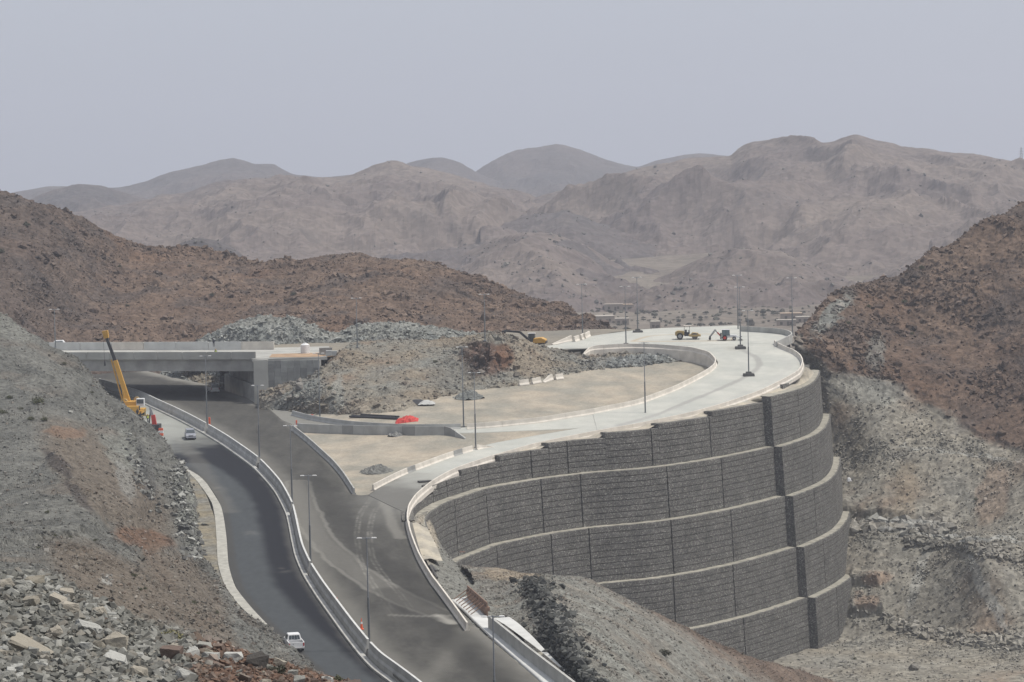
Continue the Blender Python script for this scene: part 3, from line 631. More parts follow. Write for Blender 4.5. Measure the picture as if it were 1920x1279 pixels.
def wdist(V, line):
    d = np.full(V.shape[:-1], 1e9)
    for a_, b_ in zip(line[:-1], line[1:]):
        v = (b_ - a_)[:2]; w_ = V[..., :2] - a_[:2]; t = np.clip((w_ @ v) / (v @ v + 1e-9), 0, 1)
        d = np.minimum(d, np.hypot(w_[..., 0] - t * v[0], w_[..., 1] - t * v[1]))
    return d
def main_col(V, px, py):
    nz = fbm(V, 6, 5, 3); st = fbm(V * np.array([1.0, .18, 1]), 2.2, 4, 5)
    c = mixc(np.ones(V.shape) * ASP, DUST, np.clip(.27 + nz * .22 + st * .25 + fbm(V * np.array([1, .5, 1]), .6, 3, 15) * .2, 0, 1))
    med = worldpx([(187, 714), (259, 737), (335, 770), (388, 797), (430, 824), (485, 864), (525, 907), (548, 950), (562, 1002), (582, 1065), (630, 1132), (692, 1215), (800, 1315)])
    dm = wdist(V, med)
    c = mixc(c, DUST * 1.05, sstep(3.8, .6, dm + nz * 1.2) * .8)
    sw = wdist(V, worldpx([(556, 905), (585, 985), (640, 1050), (700, 1095), (770, 1130), (860, 1165)]))
    c = mixc(c, DUST * 1.15, sstep(2.4, 1.0, sw + nz * 1.5) * .55)
    c = mixc(c, DUST * 1.9, sstep(.5, .1, np.abs(sw - 1.9 + nz * .8)) * .35)
    for off in (0, 24):
        tr = wdist(V, worldpx([(700 + off, 930), (676 + off, 965), (669 + off, 1005), (676 + off, 1050), (692 + off * 1.3, 1085), (715 + off * 1.6, 1120), (745 + off * 1.6, 1160)]))
        c = mixc(c, DUST * 2.2, (sstep(.20, .08, np.abs(tr - .28)) * .26 + sstep(.5, .2, tr) * .10) * np.clip(.6 + fbm(V, 1.2, 3, 9) * 2.0, 0, 1.2) * sstep(1170, 1090, py))
    jn = np.exp(-((px - 735) / 60) ** 2 - ((py - 925) / 45) ** 2)
    c = mixc(c, np.array([.155, .152, .138]), np.clip(jn * 1.25 + jn * nz * .8, 0, 1) * .85)
    fan = wdist(V, worldpx([(720, 930), (735, 985), (752, 1010)])); c = mixc(c, DUST * 2.0, sstep(1.2, .2, fan + nz) * .4)
    fan = wdist(V, worldpx([(740, 930), (790, 1005), (760, 960)])); c = mixc(c, DUST * 1.9, sstep(1.6, .2, fan + nz) * .4)
    ed = wdist(V, worldpx([(512, 763), (545, 798), (585, 832), (640, 888), (667, 926)])); c = mixc(c, DUST * 1.2, sstep(1.6, .2, ed + nz) * .6)
    ed = wdist(V, worldpx([(250, 692), (339, 712), (380, 721), (440, 740), (512, 763)])); c = mixc(c, DUST * 1.9, sstep(4.0, .3, ed + nz * 1.5) * .7)
    ed = wdist(V, worldpx([(700, 1400), (880, 1170), (800, 1060), (766, 960)])); c = mixc(c, DUST * 1.1, sstep(2.2, .2, ed + nz) * .5)
    ed = wdist(V, worldpx([(900, 1180), (1000, 1279), (1080, 1370)])); c = mixc(c, DUST * 1.7, sstep(3.5, .5, ed + nz * 1.5) * .6)
    dk = wdist(V, worldpx([(740, 1110), (830, 1180), (930, 1260), (1000, 1330)])); c = mixc(c, ASP * .8, sstep(4, 1.5, dk + nz) * .5)
    dk = wdist(V, worldpx([(590, 900), (640, 970), (680, 1030), (760, 1085), (850, 1150)])); c = mixc(c, ASP * .8, sstep(3, 1, dk + nz) * .45)
    w1 = wdist(V, worldpx([(735, 1155), (790, 1157), (845, 1156)])); c = mixc(c, DUST * 2, sstep(.8, .1, w1) * .35)
    w1 = wdist(V, worldpx([(820, 1155), (850, 1170)])); c = mixc(c, DUST * 2.6, sstep(1.2, .1, w1 + nz) * .6)
    return c
strip('main_road', [((90, 700), (180, 672)), ((150, 706), (205, 680)), ((187, 718), (240, 688)), ((225, 731), (290, 700)), ((259, 742), (345, 713)), ((292, 756), (388, 722)), ((335, 776), (445, 741)), ((388, 803), (512, 763)), ((430, 830), (545, 798)), ((485, 870), (585, 833)), ((525, 913), (640, 890)), ((548, 956), (667, 928)), ((554, 974), (700, 929)), ((558, 990), (770, 954)), ((564, 1012), (774, 985)), ((585, 1075), (792, 1046)), ((632, 1142), (828, 1102)), ((694, 1225), (885, 1170)), ((745, 1272), (960, 1235)), ((805, 1330), (1035, 1300)), ((880, 1400), (1120, 1380))],
      G, 0.10, m_asph, 700, 110, main_col)
def left_col(V, px, py):
    nz = fbm(V, 5, 4, 3)
    k = wdist(V, worldpx([(346, 878), (389, 910), (413, 948), (424, 1005), (430, 1062), (446, 1110), (474, 1146), (512, 1186), (590, 1260), (680, 1340)], GL))
    c = mixc(np.ones(V.shape) * np.array([.062, .067, .070]) * (1 + .16 * fbm(V * np.array([1, .3, 1]), .9, 3, 7))[..., None], NEW, sstep(4.2, 6.0, k + nz * .5) * .95)
    md = wdist(V, worldpx([(388, 800), (430, 833), (485, 873), (525, 918), (545, 960), (556, 1012), (578, 1075), (625, 1142), (688, 1225), (760, 1290)], GL))
    c = mixc(c, np.array([.085, .083, .078]), sstep(2.2, .8, md + nz * .5) * .8)
    c = mixc(c, np.array([.06, .057, .052]), sstep(1.4, .6, k) * .7)
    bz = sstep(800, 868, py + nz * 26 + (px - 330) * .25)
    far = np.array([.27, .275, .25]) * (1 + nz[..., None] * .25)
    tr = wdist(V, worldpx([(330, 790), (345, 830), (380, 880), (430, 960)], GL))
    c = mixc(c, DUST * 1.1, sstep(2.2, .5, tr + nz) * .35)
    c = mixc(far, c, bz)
    for q in ((530, 1068), (655, 1175), (405, 918), (470, 1000)): c = mixc(c, DUST * 2.2, np.exp(-((px - q[0]) / 14) ** 2 - ((py - q[1]) / 3.5) ** 2) * np.clip(.5 + nz * 2, 0, 1) * .8)
    return c
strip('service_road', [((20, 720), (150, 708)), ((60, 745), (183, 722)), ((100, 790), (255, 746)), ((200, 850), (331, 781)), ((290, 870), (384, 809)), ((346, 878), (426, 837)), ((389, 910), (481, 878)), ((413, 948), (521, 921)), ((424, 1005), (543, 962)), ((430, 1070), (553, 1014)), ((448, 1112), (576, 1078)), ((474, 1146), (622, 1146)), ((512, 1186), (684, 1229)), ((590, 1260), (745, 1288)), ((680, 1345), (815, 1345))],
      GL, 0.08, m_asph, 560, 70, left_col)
def conc_col(V, px, py):
    nz = fbm(V, 7, 5, 3); st = fbm(V, 2, 4, 6)
    c = mixc(np.ones(V.shape) * CON * .93, np.array([.44, .435, .39]), np.clip(.4 + nz * 1.2, 0, 1)) * (1 + st * .08)[..., None]
    m1 = wdist(V, worldpx([(1160, 800), (1230, 780), (1290, 755), (1340, 735), (1385, 715), (1415, 697), (1424, 685), (1418, 672), (1400, 662), (1388, 656)]))
    c = mixc(c, np.array([.27, .265, .245]), sstep(.9, .3, m1 + nz * .4) * .75)
    t1 = wdist(V, worldpx([(1300, 785), (1380, 745), (1450, 715), (1478, 690), (1470, 672)])); c = mixc(c, np.array([.36, .355, .33]), sstep(1.1, .2, t1 + nz) * .35)
    t1 = wdist(V, worldpx([(960, 850), (1060, 825), (1160, 800), (1280, 765)])); c = mixc(c, np.array([.36, .355, .33]), sstep(1.3, .2, t1 + nz) * .4)
    c = mixc(c, np.array([.125, .122, .112]), np.clip(sstep(850, 945, py + nz * 50 + (790 - px) * .25), 0, 1) * .95)
    c = mixc(c, np.array([.36, .29, .20]), sstep(.8, .1, np.abs(wdist(V, worldpx([(1185, 642), (1220, 632), (1290, 628), (1360, 630), (1370, 640), (1250, 642), (1185, 642)])))) * .8)
    c = mixc(c, np.array([.33, .32, .28]), np.exp(-((px - 1376) / 16) ** 2 - ((py - 653) / 5) ** 2) * .8)
    return c
strip('ramp_road', [((690, 930), (767, 966)), ((712, 916), (769, 948)), ((760, 892), (788, 925)), ((830, 864), (836, 893)), ((893, 842), (893, 872)), ((928, 832), (928, 860)), ((1000, 819), (1002, 843)), ((1100, 802), (1102, 822)), ((1145, 790), (1152, 814)), ((1200, 780), (1212, 801))],
      G, 0.16, m_conc_road, 380, 40, conc_col)
strip('slip_road', [((500, 764), (530, 790)), ((548, 774), (558, 800)), ((600, 788), (620, 806)), ((700, 799), (700, 810)), ((800, 803), (800, 812)), ((868, 803), (873, 813)), ((960, 797), (1000, 808)), ((1060, 784), (1100, 803)), ((1130, 770), (1160, 793))],
      G, 0.13, m_conc_road, 300, 30, lambda V, px, py: mixc(conc_col(V, px, py), np.array([.17, .165, .148]), sstep(900, 640, px) * .9))
strip('loop_road', [((1110, 772), (1120, 812)), ((1200, 753), (1202, 804)), ((1262, 731), (1292, 785)), ((1315, 707), (1358, 768)), ((1344, 686), (1431, 740)), ((1344, 677), (1484, 714)), ((1330, 664), (1505, 695)), ((1294, 656), (1506, 680)), ((1242, 652), (1499, 668)), ((1173, 651), (1472, 653)), ((1106, 655), (1455, 645))],
      G, 0.19, m_conc_road, 420, 90, conc_col)
strip('paved_plateau', [((1000, 657), (1460, 645)), ((1010, 652), (1486, 634)), ((1050, 647), (1476, 624)), ((1110, 632), (1436, 617)), ((1190, 621), (1392, 614)), ((1240, 617), (1380, 612))],
      G, 0.22, m_conc_road, 120, 200, conc_col)
def inf_col(V, px, py):
    nz = fbm(V, 8, 5, 13); st = fbm(V * np.array([1, .4, 1]), 3, 4, 6)
    c = mixc(np.ones(V.shape) * np.array([.235, .222, .185]), np.array([.345, .30, .235]), np.clip(.45 + nz * 1.5, 0, 1)) * (1 + st * .15)[..., None]
    return mixc(c, np.array([.20, .19, .165]), sstep(.2, .5, fbm(V, 4, 4, 33)) * .35)
strip('sandy_infield', [((520, 745), (545, 771)), ((600, 735), (600, 785)), ((700, 720), (700, 798)), ((868, 700), (868, 800)), ((960, 690), (960, 794)), ((1060, 680), (1060, 781)), ((1150, 668), (1150, 766)), ((1230, 658), (1240, 744)), ((1280, 656), (1300, 722)), ((1310, 660), (1330, 702)), ((1325, 666), (1345, 688))],
      GI, 0.05, tm_soil, 360, 150, inf_col, rough=.12)
strip('sandy_triangle', [((540, 794), (541, 804)), ((620, 800), (598, 850)), ((700, 803), (643, 902)), ((760, 804), (666, 932)), ((790, 805), (700, 932)), ((830, 806), (760, 899)), ((860, 806), (830, 872)), ((900, 804), (893, 852)), ((950, 802), (928, 844)), ((1050, 795), (1050, 826)), ((1170, 778), (1170, 806)), ((1230, 765), (1230, 792))],
      G, 0.03, tm_soil, 300, 100, inf_col, rough=.04)
# kerbed drain strip and gutter dirt on the left of the service road
m_kerb = plain('rough_concrete', (.33, .32, .28), .9, var=.22, scale=1.2, bump=.5)
kp = [(342, 876, 346, 878), (366, 900, 372, 893), (381, 919, 389, 910), (397, 944, 413, 948), (403, 972, 420, 975), (406, 1012, 425, 1012), (409, 1059, 429, 1062), (422, 1100, 442, 1103), (450, 1138, 472, 1142), (490, 1175, 510, 1182)]
a = arr(kp); A = catmull(GP(a[:, 0], a[:, 1], GL), 120); B = catmull(GP(a[:, 2], a[:, 3], GL), 120)
V = np.stack([A + [0, 0, -.5], A + [0, 0, .16], B + [0, 0, .16], B + [0, 0, -.1]]); V[1, :, 2] += rng.normal(0, .02, 120)
o = np_mesh('kerb', V.reshape(-1, 3), grid_faces(4, 120), m_kerb); tag(o, kind='structure')
strip('gutter_dirt', [((280, 850), (342, 877)), ((300, 900), (368, 903)), ((320, 960), (386, 927)), ((335, 1010), (403, 974)), ((350, 1060), (407, 1020)), ((370, 1100), (411, 1064)), ((400, 1150), (424, 1102)), ((430, 1190), (451, 1139))],
      GL, 0.06, tm_near, 160, 40, lambda V, px, py: mixc(np.ones(V.shape) * GRY, np.array([.20, .175, .125]), np.clip(fbm(V, 5, 4, 5) * 1.5 + .5, 0, 1)), rough=.25)
# ================================================================== BARRIERS, WALL, BRIDGE, LAMPS
m_bar_w = plain('cream_concrete', (.56, .52, .455), .85, var=.14, scale=.6, bump=.1)
m_bar_g = plain('grey_concrete', (.36, .36, .34), .85, var=.16, scale=.5, bump=.15)
m_bar_gd = plain('darker_precast_concrete', (.24, .24, .228), .85, var=.16, scale=.5, bump=.15)
m_bar_d = plain('weathered_concrete', (.36, .355, .33), .85, var=.2, scale=.5, bump=.15)
m_white = plain('whitewashed_concrete', (.50, .50, .475), .8, var=.1, scale=.5)
m_conc = plain('bridge_concrete', (.33, .325, .295), .85, var=.2, scale=.25, bump=.15)
m_conc_d = plain('formwork_concrete', (.27, .265, .245), .85, var=.24, scale=.4, bump=.2)

PROF = {'jersey': [(-.32, 0), (-.30, .12), (-.14, .36), (-.10, 1.0), (.10, 1.0), (.14, .36), (.30, .12), (.32, 0)],
        'wall': [(-.14, 0), (-.14, 1.0), (.14, 1.0), (.14, 0)],
        'median': [(-.42, 0), (-.36, .14), (-.17, .4), (-.13, 1.0), (.13, 1.0), (.17, .4), (.34, .14), (.38, 0)]}
def sweep(name, path, prof, h, mat, parent, seg=3.0, gap=.035, down=0.0, taper0=0, taper1=0, side_down=(1, 1), split=None):
    """path: ground points (n,3). segments with small joints; down = how far the feet reach below the path"""
    d = np.r_[0, np.cumsum(np.linalg.norm(np.diff(path[:, :2], axis=0), axis=1))]; Lt = d[-1]
    ns = max(1, int(round(Lt / seg))); sl = Lt / ns; mb = MB(); pr = PROF[prof]; k = len(pr)
    at = lambda s: np.array([np.interp(s, d, path[:, j]) for j in range(3)])
    extra = {}
    for i in range(ns):
        s0, s1 = i * sl + gap / 2, (i + 1) * sl - gap / 2
        m_ = max(1, int(math.ceil(sl / 1.6))); ss = np.linspace(s0, s1, m_ + 1); vs = []
        for s in ss:
            c = at(s); t = at(min(s + .4, Lt)) - at(max(s - .4, 0)); t[2] = 0; t /= np.linalg.norm(t) + 1e-9; nx = np.array([t[1], -t[0], 0])
            hh = h
            if taper0 and s < taper0: hh = h * (.12 + .88 * s / taper0)
            if taper1 and Lt - s < taper1: hh = h * (.12 + .88 * (Lt - s) / taper1)
            for (x, z) in pr:
                zz = z * hh if z > 0 else -down * (side_down[0] if x < 0 else side_down[1]) - .03
                vs.append(c + nx * x + np.array([0, 0, zz]))
        fs = []
        for a_ in range(m_):
            for b_ in range(k):
                fs.append((a_ * k + b_, a_ * k + (b_ + 1) % k, (a_ + 1) * k + (b_ + 1) % k, (a_ + 1) * k + b_))
        fs += [tuple(range(k)), tuple(range(m_ * k + k - 1, m_ * k - 1, -1))]
        tgt = mb
        if split:
            key = ('dark_block', i) if i in split else ('barrier_run', sum(q < i for q in split)); tgt = extra.setdefault(key, MB())
        tgt.add(vs, fs)
    if not split: return mb.build(name, mat, parent)
    o = thing(name, None, None, (0, 0, 0))
    for (nm_, _), e in extra.items(): e.build(nm_, m_bar_gd if nm_ == 'dark_block' else mat, o)
    return o
def path_px(pts, fn=G, h=0.0, n=90):
    p = catmull(GPL(pts, fn, h), n); p[:, 2] -= h; p[:, 2] = fn(p[:, 0], p[:, 1]) + .05; return p
def barrier(name, label, pts, prof='jersey', h=1.0, mat=None, fn=G, **k):
    o = sweep(name, path_px(pts, fn, h, 120), prof, h, mat or m_bar_w, None, **k); return tag(o, label, 'barrier')

# tops given in photo pixels
med = [(186, 711), (225, 723), (259, 733), (292, 748), (340, 770), (388, 795), (430, 820), (485, 859), (525, 902), (548, 944), (560, 995), (567, 1022), (582, 1055), (606, 1092), (632, 1127), (660, 1164), (692, 1203), (715, 1226), (748, 1250), (790, 1282), (860, 1345)]
mp = path_px(med, G, 1.0, 300)
dd = np.r_[0, np.cumsum(np.linalg.norm(np.diff(mp[:, :2], axis=0), axis=1))]
def cut(path, p0, p1):
    x, y = proj(path + [0, 0, 1.0]); a_ = np.argmin(np.hypot(x - p0[0], y - p0[1])); b_ = np.argmin(np.hypot(x - p1[0], y - p1[1])); return path[min(a_, b_):max(a_, b_) + 1]
runs = [((186, 711), (386, 794), 'farthest run of the median barrier, from the crane past the bridge shadow'),
        ((391, 797), (484, 858), 'median barrier run bending past the silver car, second run from the bridge'),
        ((487, 861), (547, 942), 'median barrier run in the sharp bend beside the tall lamp posts'),
        ((549, 948), (581, 1053), 'median barrier run opposite the ramp mouth in the middle of the bend'),
        ((583, 1058), (690, 1201), 'long median barrier run above the white pickup'),
        ((694, 1206), (860, 1345), 'nearest median barrier run leaving the bottom edge of the photo')]
for p0, p1, lb in runs:
    o = sweep('median_barrier', cut(mp, p0, p1), 'median', 1.05, m_bar_d, None, seg=30, gap=.1, down=1.0, side_down=(.1, .95))
    tag(o, lb, 'barrier', 'median barrier runs between the two roads')
    # whitewashed cap
    c = cut(mp, p0, p1); c2 = c.copy(); c2[:, 2] += 1.05
    pr = 'wall'; PROF['cap'] = [(-.12, 0), (-.12, 1), (.12, 1), (.12, 0)]
    cp = sweep('white_cap', c2, 'cap', .05, m_white, o, seg=30, gap=.1)
lg = cut(mp, (186, 711), (860, 1345)).copy()
# low ledge on the service-road side
t = np.gradient(lg, axis=0); t[:, 2] = 0; t /= np.linalg.norm(t, axis=1)[:, None]; nx = np.stack([t[:, 1], -t[:, 0], 0 * t[:, 0]], 1)
side = np.sign((nx @ np.array([-1., -.3, 0])).mean()); lg2 = lg + nx * side * .75; lg2[:, 2] = GL(lg2[:, 0], lg2[:, 1]) + .05
PROF['ledge'] = [(-.3, 0), (-.3, 1), (.3, 1), (.3, 0)]
tag(sweep('concrete_ledge', lg2, 'ledge', .28, m_bar_d, None, seg=25, gap=.04), 'low concrete footing ledge running along the service road side of the median barrier', 'ledge')

barrier('triangle_barrier', 'curved grey barrier with white top edging the asphalt left of the sandy triangle', [(548, 797), (575, 818), (600, 840), (625, 863), (645, 887), (664, 916)], 'jersey', 1.0, m_bar_d, seg=8, gap=.03)
barrier('ramp_barrier', 'cream jersey barrier row along the inner side of the pale ramp, beside the sandy triangle', [(699, 909), (730, 893), (760, 879), (795, 866), (830, 853), (860, 843), (885, 836)], seg=3.2, split={5, 11})
barrier('ramp_barrier', 'short tapering cream barrier piece just beyond the lamp at the top of the ramp', [(893, 834), (910, 830), (928, 829)], seg=5, taper1=4)
barrier('block_wall', 'straight grey concrete block wall with four darker blocks beside the slip road', [(557, 794), (620, 797), (700, 799), (780, 800), (838, 800), (872, 807)], 'wall', 1.55, m_bar_g, seg=2.6, down=.3, taper1=4.5, split={4, 9, 12, 15})
barrier('slip_road_barrier', 'grey barrier along the far side of the slip road, in front of the red tarpaulin', [(548, 770), (570, 776), (600, 782), (650, 789), (700, 793), (760, 796), (820, 796), (864, 795)], 'jersey', .95, m_bar_g, seg=3.0)
barrier('loop_barrier', 'long cream barrier sweeping around the inside of the loop and the sandy infield', [(875, 795), (920, 792), (960, 788), (1010, 783), (1060, 775), (1110, 767), (1150, 759), (1200, 748), (1262, 725), (1290, 712), (1315, 699), (1330, 690), (1340, 681), (1341, 672), (1329, 660), (1312, 655), (1294, 651), (1242, 646.5), (1200, 645), (1173, 645), (1140, 646.5), (1106, 649), (1094, 655)], 'jersey', 1.05, m_bar_w, seg=3.2, down=3.4, side_down=(1, 1), taper1=5)
barrier('outer_barrier', 'long cream barrier along the outer edge of ramp and loop above the gabion wall', [(876, 1168), (850, 1132), (820, 1092), (810, 1079), (786, 1038), (771, 1000), (764, 971), (767, 947), (781, 926), (810, 902), (851, 879), (917, 856), (1000, 832), (1100, 811), (1200, 793), (1290, 774), (1356, 756), (1400, 741), (1429, 730), (1460, 715), (1481, 704), (1498, 693), (1505, 677), (1500, 665), (1488, 656), (1471, 649), (1458, 643), (1452, 638)], 'jersey', 1.0, m_bar_w, seg=3.0, down=.5)
barrier('plateau_barrier', 'curved barrier at the far right end of the paved plateau', [(1456, 641), (1470, 634), (1484, 627), (1482, 622), (1470, 618), (1450, 615.5), (1420, 613.5), (1388, 612)], 'wall', 1.3, m_bar_d, seg=3.5, down=.5)
# pale dusty verge between the outer barrier and the wall top
# channel wall at the lower right of the main road
barrier('channel_wall', 'grey channel wall beside the white concrete drain at the bottom of the photo', [(917, 1155), (935, 1169), (960, 1189), (987, 1211), (1030, 1244), (1076, 1279), (1150, 1340)], 'wall', 1.5, m_bar_d, seg=12, down=.6)
strip('drain_channel', [((846, 1127), (880, 1120)), ((870, 1147), (905, 1150)), ((886, 1163), (926, 1175)), ((923, 1198), (958, 1202)), ((970, 1240), (1000, 1232)), ((1016, 1281), (1050, 1272)), ((1085, 1345), (1130, 1335))], G, .17, m_white, 80, 8)
V = GPL([(925, 1161), (945, 1172), (970, 1190), (1010, 1220), (1060, 1262), (1120, 1310)], G, .1); V2 = GPL([(955, 1160), (972, 1172), (996, 1194), (1030, 1230), (1075, 1275), (1130, 1325)], G, .1)
v = np.stack([V + [0, 0, .12], V2 + [0, 0, .2]]); v = catmull(v.transpose(1, 0, 2), 40)
tag(np_mesh('lime_strip', v.reshape(-1, 3), grid_faces(40, 2), m_white), kind='structure')

# ------------------------------------------------------------------ gabion wall
def gabion_mat():
    m, n, b = newmat('gabion_stones'); L = n.links.new
    tc = N(n, 'ShaderNodeTexCoord')
    v1 = N(n, 'ShaderNodeTexVoronoi', i_Scale=5.6); L(tc.outputs['Object'], v1.inputs['Vector'])
    ed = N(n, 'ShaderNodeTexVoronoi', i_Scale=5.6, feature='DISTANCE_TO_EDGE'); L(tc.outputs['Object'], ed.inputs['Vector'])
    no = N(n, 'ShaderNodeTexNoise', i_Scale=.35, i_Detail=5.0); L(tc.outputs['Object'], no.inputs['Vector'])
    sep = N(n, 'ShaderNodeSeparateColor'); L(v1.outputs['Color'], sep.inputs[0])
    rp = N(n, 'ShaderNodeValToRGB'); e = rp.color_ramp.elements
    e[0].color = (.100, .095, .087, 1); e[1].color = (.34, .33, .295, 1); e[1].position = 1
    x = rp.color_ramp.elements.new(.55); x.color = (.165, .160, .147, 1)
    x = rp.color_ramp.elements.new(.82); x.color = (.205, .198, .18, 1)
    L(sep.outputs[0], rp.inputs[0])
    mr = N(n, 'ShaderNodeMapRange'); mr.inputs[1].default_value = 0; mr.inputs[2].default_value = .09; mr.inputs[3].default_value = .3; mr.inputs[4].default_value = 1; L(ed.outputs['Distance'], mr.inputs[0])
    m2 = N(n, 'ShaderNodeMapRange'); m2.inputs[1].default_value = .3; m2.inputs[2].default_value = .7; m2.inputs[3].default_value = .82; m2.inputs[4].default_value = 1.15; L(no.outputs[0], m2.inputs[0])
    q = N(n, 'ShaderNodeMath', operation='MULTIPLY'); L(mr.outputs[0], q.inputs[0]); L(m2.outputs[0], q.inputs[1])
    mu = N(n, 'ShaderNodeMix', data_type='RGBA', blend_type='MULTIPLY'); mu.inputs[0].default_value = 1
    L(rp.outputs[0], mu.inputs[6]); L(q.outputs[0], mu.inputs[7]); L(mu.outputs[2], b.inputs['Base Color'])
    ad = N(n, 'ShaderNodeMath', operation='ADD'); L(mr.outputs[0], ad.inputs[0]); L(sep.outputs[1], ad.inputs[1])
    bu = N(n, 'ShaderNodeBump', i_Strength=.8, i_Distance=.12); L(ad.outputs[0], bu.inputs['Height']); L(bu.outputs[0], b.inputs['Normal'])
    b.inputs['Roughness'].default_value = .95; b.inputs['Specular IOR Level'].default_value = .1
    return m
m_gab = gabion_mat(); m_ledge = plain('sandy_ledge', (.27, .255, .21), .95, var=.28, scale=.8, bump=.4)
wall = thing('gabion_wall', 'huge curved dark gabion retaining wall stepped in five tiers under the loop road', 'retaining wall')
wall.location = (0, 0, 0)
TZ = [None, -17.0, -26.1, -35.5, -44.8, -55.0]
LL = {2: [(803, 992), (799, 974), (806, 962), (817, 954), (840, 941), (884, 926), (920, 915), (1012, 899), (1104, 887.5), (1200, 880), (1275, 871), (1350, 859), (1410, 847), (1458, 836)],
      3: [(838, 1075), (845, 1065), (863, 1051.5), (888, 1040), (920, 1028.5), (989, 1012.5), (1104, 993), (1200, 983), (1248, 977.6), (1367, 958), (1425, 944), (1480, 929)],
      4: [(960, 1130), (1040, 1110), (1130, 1095.6), (1248, 1078), (1320, 1067), (1396, 1054), (1450, 1041), (1501, 1025)],
      5: [(1100, 1218), (1200, 1202), (1304, 1185), (1396, 1163.7), (1470, 1146), (1534, 1125)]}
LR = {2: [(1466, 838), (1492, 830), (1515, 822), (1533, 814), (1545, 805), (1551, 798), (1556, 786), (1557, 776)],
      3: [(1489, 932), (1510, 925), (1537, 909), (1555, 900), (1567, 890), (1575, 877), (1579, 863)],
      4: [(1510, 1027), (1535, 1018), (1562, 1005), (1580, 992), (1590, 980), (1597, 968)],
      5: [(1535, 1127.6), (1560, 1119), (1595, 1101.5), (1607, 1092)]}
def zcurve(pts, z, n=160): a = arr(pts); p = PZ(a[:, 0], a[:, 1], z); return resample(catmull(p, 200), n)
def offs(c, d):
    t = np.gradient(c, axis=0); t[:, 2] = 0; t /= np.linalg.norm(t, axis=1)[:, None] + 1e-9
    nx = np.stack([t[:, 1], -t[:, 0], 0 * t[:, 0]], 1)        # outward = to the right of travel (towards viewer/right)
    return c + nx * d
def spx(c, x):                                              # arclength where the curve passes photo column x
    X, _ = proj(c); d = np.r_[0, np.cumsum(np.linalg.norm(np.diff(c, axis=0), axis=1))]; return np.interp(x, np.maximum.accumulate(X), d)
def tier(c, ztop, zbot, joints, name='tier', thick=1.8, batter=.055, label=None, step=None):
    """c: top outer curve; course height ~1 m; joints: photo columns of the dark vertical gaps"""
    d = np.r_[0, np.cumsum(np.linalg.norm(np.diff(c, axis=0), axis=1))]; Lt = d[-1]
    js = [0] + sorted([float(spx(c, j)) for j in joints]) + [Lt]; js = [j for i, j in enumerate(js) if i == 0 or j - js[i - 1] > .5]
    mb = MB()
    nx_all = offs(c, 1.0) - c
    at = lambda s, A: np.array([np.interp(s, d, A[:, j]) for j in range(3)])
    for a_, b_ in zip(js[:-1], js[1:]):
        s0 = a_ + (.14 if a_ > 0 else 0); s1 = b_ - (.14 if b_ < Lt else 0); k = max(2, int((s1 - s0) / 1.6) + 1); ss = np.linspace(s0, s1, k)
        cc = np.array([at(s, c) for s in ss]); nn = np.array([at(s, nx_all) for s in ss])
        zt = ztop if np.isscalar(ztop) else None
        z_top = ztop if zt is not None else ztop(float((s0 + s1) / 2))
        nc = max(1, int(round((z_top - zbot) / 1.0))); hh = (z_top - zbot) / nc
        for i in range(nc):
            z1 = z_top - i * hh; z0 = z1 - hh; o = batter * i
            jit = rng.normal(0, .012, k)[:, None]
            F1 = cc + nn * (o + jit); B1 = cc - nn * thick; vs = []
            for q in range(k):
                vs += [(*F1[q, :2], z1 - .06), (*(F1[q] + nn[q] * .05)[:2], z0 + .12), (*(F1[q] - nn[q] * .12)[:2], z0), (*B1[q, :2], z0), (*B1[q, :2], z1), (*(F1[q] - nn[q] * .12)[:2], z1)]
            fs = []
            for q in range(k - 1):
                e = [0, 1, 2, 3, 4, 5]
                if i: e = [5, 0, 1, 2]
                for u, v_ in zip(e, e[1:] + ([e[0]] if not i else [])):
                    fs.append((q * 6 + u, q * 6 + v_, (q + 1) * 6 + v_, (q + 1) * 6 + u))
            fs += [(0, 1, 2, 3, 4, 5), tuple(6 * (k - 1) + x for x in (5, 4, 3, 2, 1, 0))]
            mb.add(vs, fs)
    o = mb.build(name, m_gab, wall)
    if label: o['label'] = label
    return o
def ledge(c_out, c_in_d, z, name='ledge'):
    a_ = offs(c_out, -.25); b_ = offs(c_out, -c_in_d); a_[:, 2] = z + .02; b_[:, 2] = z + .10
    v = np.stack([a_, (a_ + b_) / 2 + [0, 0, .03], b_], 1); v[..., 2] += rng.normal(0, .025, v.shape[:2])
    o = np_mesh(name, v.reshape(-1, 3), grid_faces(len(a_), 3), m_ledge, wall); return o
_bL = zcurve(LL[2], -17.0, 220); _bR = zcurve(LR[2], -17.0, 70)
CL, CRt = {}, {}
for k in (2, 3, 4, 5):
    CL[k] = resample(offs(_bL, 2.0 * (k - 2)), 200); CRt[k] = resample(offs(_bR, 2.0 * (k - 2)), 70)
    CL[k][:, 2] = TZ[k - 1]; CRt[k][:, 2] = TZ[k - 1]
JL = {2: [852, 913, 1016, 1090, 1250, 1352, 1455], 3: [862, 931, 1032, 1104, 1248, 1362], 4: [1106, 1262, 1376], 5: [1285, 1394]}
J2 = {2: [852, 911, 1014, 1088, 1250, 1352], 3: [931, 1033, 1104, 1258, 1370], 4: [1110, 1262, 1374], 5: [1283, 1394]}
JR = {2: [1519, 1553], 3: [1526, 1564], 4: [1543, 1581], 5: [1568, 1601]}
for k in (2, 3, 4, 5):
    zb = TZ[k] - (.0 if k < 5 else 0)
    tier(CL[k], TZ[k - 1], zb, J2[k]); tier(CRt[k], TZ[k - 1], zb, JR[k])
    ledge(CL[k], 3.0, TZ[k - 1]); ledge(CRt[k], 3.0, TZ[k - 1])
